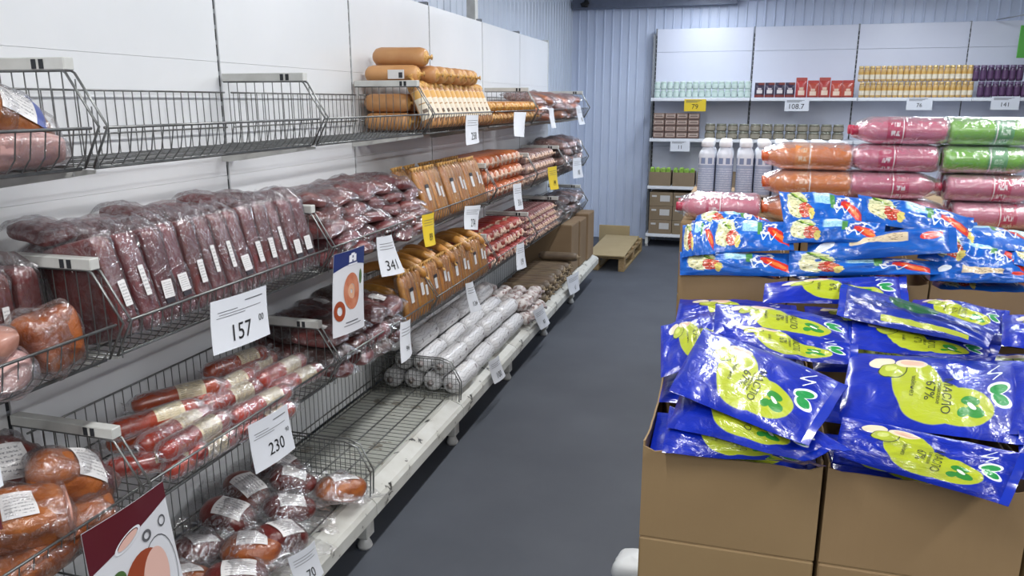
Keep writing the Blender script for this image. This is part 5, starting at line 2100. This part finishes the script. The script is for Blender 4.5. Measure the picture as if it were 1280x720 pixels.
WLK = Kind(white_log(0.29, 0.050))
g = 'white paper sausages'
for s in range(4):
    for lv in range(2):
        for c in range(4):
            x = (-1.58, -1.475, -1.37, -1.265)[c] + (-0.05 if lv else 0)
            if lv and c == 0:
                continue
            WLK.put((x, 3.30 + s * 0.31 + 0.02 * c % 0.03, T0 + 0.062 + lv * 0.094), (R.uniform(-0.5, 0.9), 0, PI / 2 + R.uniform(-0.04, 0.04)),
                    'white paper cased sausage on the base deck, %s from the wall in the %s layer, %s along' % (ORD[c], ('lower', 'upper')[lv], ORD[s]), g)
            if lv == 1 and c in (1, 2):
                WLK.put((x - 0.05, 3.30 + s * 0.31, T0 + 0.062 + 0.188), (R.uniform(-0.5, 0.9), 0, PI / 2), 'white paper sausage topping the pile on the base deck, %s row from the wall, %s along' % (ORD[c - 1], ORD[s]), g)
WSK = Kind(fat(mat('white_net_sausage', 'cfcac8', '8a6f69', scale=38, amt=(0.46, 0.60), rough=0.45, rnd=0.08, coat=0.3), m_wend, 0.10, 0.042))
for lv in range(2):
    for c in range(4):
        for i in range(5):
            WSK.put((-1.60 + c * 0.105 - lv * 0.03, 4.58 + i * 0.092, T0 + 0.055 + lv * 0.08), (R.uniform(0, 6), R.uniform(-0.15, 0.15), R.uniform(-0.4, 0.4)),
                    'short white netted sausage on the base deck, %s row from the wall, %s along in the %s layer' % (ORD[c], ORD[i], ('lower', 'upper')[lv]), 'short netted sausages')
STK = Kind(fat(mat('olive_brown_stick', '6b5c48', '54463a', scale=40, stretch=(0.3, 1, 1), rough=0.5, rnd=0.12), mat('stick_end', '8d7c62', rough=0.6), 0.33, 0.036))
for lv in range(2):
    for i in range(12):
        STK.put((-1.56 + R.uniform(-0.02, 0.02), 5.13 + i * 0.077, T0 + 0.045 + lv * 0.068), (R.uniform(0, 6), 0, R.uniform(-0.03, 0.03)), 'brown sausage stick on the base deck, %s along in the %s layer before the cartons' % (ORD[i], ('lower', 'upper')[lv]), 'brown sausage sticks')
STK.put((-1.50, 5.98, T0 + 0.185), (0, 0, 0.02), 'single brown sausage stick lying across the top of the stick pile', 'brown sausage sticks')
# ================================================================ price papers and posters hung on the rails
m_poster = mat('poster_paper', 'dcdde2', rough=0.3, coat=0.4)
m_navy = mat('poster_navy', '22346e', rough=0.3, coat=0.4)
m_marp = mat('poster_maroon', '5a1a26', rough=0.3, coat=0.4)
m_sauor = mat('poster_sausage', 'bb6a4a', 'cf8d70', scale=30, rough=0.4, coat=0.3)
m_sauor2 = mat('poster_sausage_inner', 'dba98a', rough=0.4, coat=0.3)
m_hamp = mat('poster_ham', '9a4528', rough=0.4, coat=0.3)
m_hamcut = mat('poster_ham_cut', 'e2b8ab', rough=0.4, coat=0.3)
m_leafp = mat('poster_leaf', '4d6a3a', rough=0.4)
m_white_p = mat('poster_white', 'e8e9ee', rough=0.4)


def paper(name, cat, Xp, q, label, m, group, bend=0.006):
    """sheet hung on a rail facing +x; q = (y, z) of top near, top far, bottom far, bottom near"""
    cy = sum(p[0] for p in q) / 4
    cz = sum(p[1] for p in q) / 4
    q = [(a - cy, b - cz) for a, b in q]
    t = thing(name, label, cat, (Xp, cy, cz), (0, 0, 0), group)

    def S(u, v, off=0.0):
        y = q[0][0] * (1 - u) * (1 - v) + q[1][0] * u * (1 - v) + q[2][0] * u * v + q[3][0] * (1 - u) * v
        z = q[0][1] * (1 - u) * (1 - v) + q[1][1] * u * (1 - v) + q[2][1] * u * v + q[3][1] * (1 - u) * v
        return Vector((bend * math.sin(PI * u) + bend * 2 * v * v + off, y, z))
    b = B()
    b.grid(lambda u, v: S(u, v), 10, 8, flip=True)
    b.grid(lambda u, v: S(u, v, -0.001), 10, 8)
    b.build('paper', m, t)
    w = math.hypot(q[1][0] - q[0][0], q[1][1] - q[0][1])
    h = math.hypot(q[3][0] - q[0][0], q[3][1] - q[0][1])
    return t, S, w, h


def words(t, S, w, h, body, size, u0, v0, m, stretch=1.0):
    put_text(t, 'print', body, size, lambda x, y: S(u0 + x * stretch / w, v0 - y / h, 0.0012), m)


def strips(t, S, rows, m=None):
    b = B()
    for u0, u1, v, e in rows:
        b.grid(lambda u, vv: S(u0 + (u1 - u0) * u, v + e * vv, 0.0009), 6, 1, flip=True)
    b.build('small_print', m or m_greyink, t)


def disc(t, S, name, cu, cv, ru, rv, m, off, ri=0.0, ang=0.0, arc=(0, 2 * PI)):
    b = B()

    def fn(u, v):
        a = arc[0] + (arc[1] - arc[0]) * u
        k = ri + (1 - ri) * v
        du, dv = math.cos(a) * ru * k, math.sin(a) * rv * k
        return S(cu + du * math.cos(ang) - dv * math.sin(ang), cv + du * math.sin(ang) + dv * math.cos(ang), off)
    b.grid(fn, 28, 4, flip=True)
    return b.build(name, m, t)


gt = 'price papers on the left shelving'
PR = [(0.10, 0.42, 0.24, 0.012), (0.12, 0.86, 0.295, 0.010), (0.08, 0.55, 0.345, 0.010), (0.55, 0.9, 0.13, 0.02)]
t, S, w, h = paper('price_paper', 'price card', -1.268, [(1.612, 1.15), (1.858, 1.14), (1.842, 1.0), (1.59, 1.015)], 'large white price paper reading 157 under the standing maroon packs', m_tagw, gt)
words(t, S, w, h, '157', 0.062, 0.48, 0.70, m_ink)
words(t, S, w, h, '00', 0.026, 0.85, 0.58, m_ink)
strips(t, S, PR)
t, S, w, h = paper('price_paper', 'price card', -1.268, [(1.72, 0.765), (1.918, 0.755), (1.928, 0.605), (1.722, 0.617)], 'large white price paper reading 230 below the red sausage logs', m_tagw, gt)
words(t, S, w, h, '230', 0.054, 0.55, 0.68, m_ink)
words(t, S, w, h, '90', 0.02, 0.88, 0.50, m_ink)
strips(t, S, PR)
t, S, w, h = paper('price_paper', 'price card', -1.268, [(2.575, 1.158), (2.705, 1.148), (2.775, 0.985), (2.565, 1.01)], 'white price paper reading 341 left of the golden bundles', m_tagw, gt, 0.01)
words(t, S, w, h, '341', 0.054, 0.47, 0.74, m_ink)
strips(t, S, [(0.1, 0.9, 0.18, 0.012), (0.1, 0.8, 0.25, 0.012), (0.1, 0.85, 0.32, 0.012)])
small = [(-1.268, [(3.015, 1.18), (3.151, 1.175), (3.123, 1.037), (3.005, 1.045)], 'yellow price paper at the near end of the golden bundles', m_tagy, '89'),
         (-1.266, [(3.555, 1.15), (3.80, 1.125), (3.70, 1.01), (3.50, 1.045)], 'tilted white price paper under the golden bundles of the upper middle tier', m_tagw, '274'),
         (-1.268, [(5.30, 1.20), (5.58, 1.19), (5.60, 1.02), (5.33, 1.04)], 'yellow price paper under the grey-pink sausages', m_tagy, '199'),
         (-1.268, [(4.42, 1.17), (4.60, 1.162), (4.60, 1.0), (4.42, 1.015)], 'narrow white price paper below the fat orange sausages', m_tagw, '316'),
         (-1.290, [(3.66, 1.585), (3.85, 1.583), (3.81, 1.445), (3.61, 1.442)], 'white price paper under the frilled sausages of the top tier', m_tagw, '258'),
         (-1.290, [(4.52, 1.59), (4.80, 1.585), (4.69, 1.435), (4.47, 1.45)], 'blank looking white paper curling under the golden sausages of the top tier', m_tagw, ''),
         (-1.290, [(5.41, 1.605), (5.55, 1.605), (5.58, 1.465), (5.44, 1.467)], 'narrow white paper under the far film packets of the top tier', m_tagw, ''),
         (-1.290, [(6.37, 1.612), (6.55, 1.615), (6.70, 1.462), (6.45, 1.462)], 'farthest white price paper hanging on the top tier', m_tagw, '18'),
         (-1.268, [(6.18, 1.205), (6.50, 1.19), (6.56, 1.02), (6.13, 1.045)], 'white price paper hanging below the dark packets at the far end', m_tagw, '185'),
         (-1.268, [(2.76, 0.775), (2.86, 0.765), (2.83, 0.625), (2.72, 0.615)], 'white price paper seen edge on beside the white sausages', m_tagw, '96'),
         (-1.268, [(3.55, 0.76), (3.66, 0.748), (3.76, 0.575), (3.58, 0.598)], 'slanted white price paper below the golden bundles of the lower middle tier', m_tagw, '134'),
         (-1.268, [(4.50, 0.79), (4.67, 0.778), (4.68, 0.615), (4.45, 0.64)], 'white price paper below the deep red sausages', m_tagw, '19'),
         (-1.172, [(3.62, 0.33), (3.80, 0.31), (3.88, 0.165), (3.67, 0.19)], 'white price paper on the base lip, first below the white sausages', m_tagw, '100'),
         (-1.172, [(4.54, 0.36), (4.80, 0.345), (4.95, 0.17), (4.69, 0.195)], 'white price paper on the base lip below the short netted sausages', m_tagw, '87'),
         (-1.172, [(5.55, 0.36), (6.02, 0.31), (6.0, 0.16), (5.62, 0.205)], 'white price paper on the base lip below the brown sticks', m_tagw, '65'),
         (-1.172, [(1.72, 0.365), (1.866, 0.335), (1.882, 0.215), (1.746, 0.24)], 'white price paper on the base lip at the bottom edge of the picture', m_tagw, '70'),
         (-1.255, [(0.80, 1.115), (0.985, 1.115), (0.965, 0.973), (0.80, 0.974)], 'white paper hanging at the left picture edge above the smoked hams', m_tagw, ''),
         (-1.255, [(0.80, 0.965), (0.945, 0.96), (0.93, 0.88), (0.80, 0.88)], 'small white paper at the left picture edge below the larger one', m_tagw, '')]
for Xp, q, lb, m, tx in small:
    t, S, w, h = paper('price_paper', 'price card', Xp, q, lb, m, gt, 0.008)
    if tx:
        words(t, S, w, h, tx, min(0.055, w * 0.32), 0.52, 0.72, m_ink)
        strips(t, S, [(0.1, 0.9, 0.18, 0.014), (0.1, 0.75, 0.26, 0.014), (0.1, 0.85, 0.34, 0.014)])

# sausage ring poster
t, S, w, h = paper('poster', 'poster', -1.262, [(2.241, 1.155), (2.46, 1.15), (2.41, 0.862), (2.184, 0.882)], 'ring sausage poster with navy top hanging below the upper middle rail', m_poster, None, 0.006)
b = B()
b.grid(lambda u, v: S(u, v * (0.22 - 0.05 * math.sin(PI * u)), 0.0008), 10, 4, flip=True)
b.build('navy_header', m_navy, t)
disc(t, S, 'ring_sausage', 0.55, 0.50, 0.26, 0.22, m_sauor, 0.0012, 0.40, 0.3)
disc(t, S, 'ring_inner', 0.53, 0.50, 0.11, 0.085, m_sauor2, 0.0014, 0.3, 0.3)
disc(t, S, 'small_ring', 0.18, 0.70, 0.16, 0.12, m_hamp, 0.0016, 0.45, 0.2)
b = B()
for x0, x1, y0, y1 in ((0.42, 0.72, 0.165, 0.18), (0.44, 0.54, 0.06, 0.145), (0.58, 0.68, 0.06, 0.145), (0.50, 0.62, 0.04, 0.07), (0.52, 0.60, 0.10, 0.12)):
    b.grid(lambda u, v: S(x0 + (x1 - x0) * u, y0 + (y1 - y0) * v, 0.0016), 2, 2, flip=True)
b.build('emblem', m_white_p, t, smooth=False)
strips(t, S, [(0.35, 0.75, 0.86, 0.014), (0.30, 0.85, 0.90, 0.008)])
disc(t, S, 'leaf', 0.86, 0.36, 0.05, 0.09, m_leafp, 0.0012)

# ham poster
t, S, w, h = paper('poster', 'poster', -1.262, [(1.13, 0.772), (1.372, 0.772), (1.395, 0.475), (1.14, 0.475)], 'ham poster with maroon header hanging under the near lower rail', m_poster, None, 0.006)
b = B()
b.grid(lambda u, v: S(u, v * (0.36 - 0.22 * u), 0.0008), 10, 4, flip=True)
b.build('maroon_header', m_marp, t)
disc(t, S, 'ham', 0.56, 0.72, 0.27, 0.30, m_hamp, 0.0012, 0.0, 0.2)
disc(t, S, 'ham_cut', 0.68, 0.72, 0.17, 0.26, m_hamcut, 0.0016, 0.0, 0.2)
disc(t, S, 'leaf', 0.27, 0.52, 0.08, 0.07, m_leafp, 0.0016)
disc(t, S, 'emblem', 0.44, 0.26, 0.17, 0.055, m_white_p, 0.0016, 0.82, -0.3)
disc(t, S, 'emblem_fill', 0.44, 0.26, 0.13, 0.035, m_hamcut, 0.0016, 0.0, -0.3)
disc(t, S, 'seal', 0.66, 0.33, 0.06, 0.05, m_greyink, 0.0014, 0.55)
disc(t, S, 'seal', 0.88, 0.30, 0.05, 0.05, m_greyink, 0.0014, 0.7)
disc(t, S, 'plate_rim', 0.72, 0.78, 0.24, 0.40, m_greyink, 0.0010, 0.975, 0.2)

# sticker on the panels above
t = thing('sticker', 'white printed sticker high on the left shelving panel', 'sticker', (XW + 0.001, 2.03, 2.03))
b = B()
b.box(0, 0.001, -0.11, 0.11, -0.03, 0.05)
b.build('paper', m_white_p, t, smooth=False)
b = B()
for k in range(3):
    b.box(0.001, 0.0016, -0.095, 0.03 + 0.03 * k, -0.02 + 0.014 * k, -0.015 + 0.014 * k)
b.build('small_print', m_greyink, t, smooth=False)
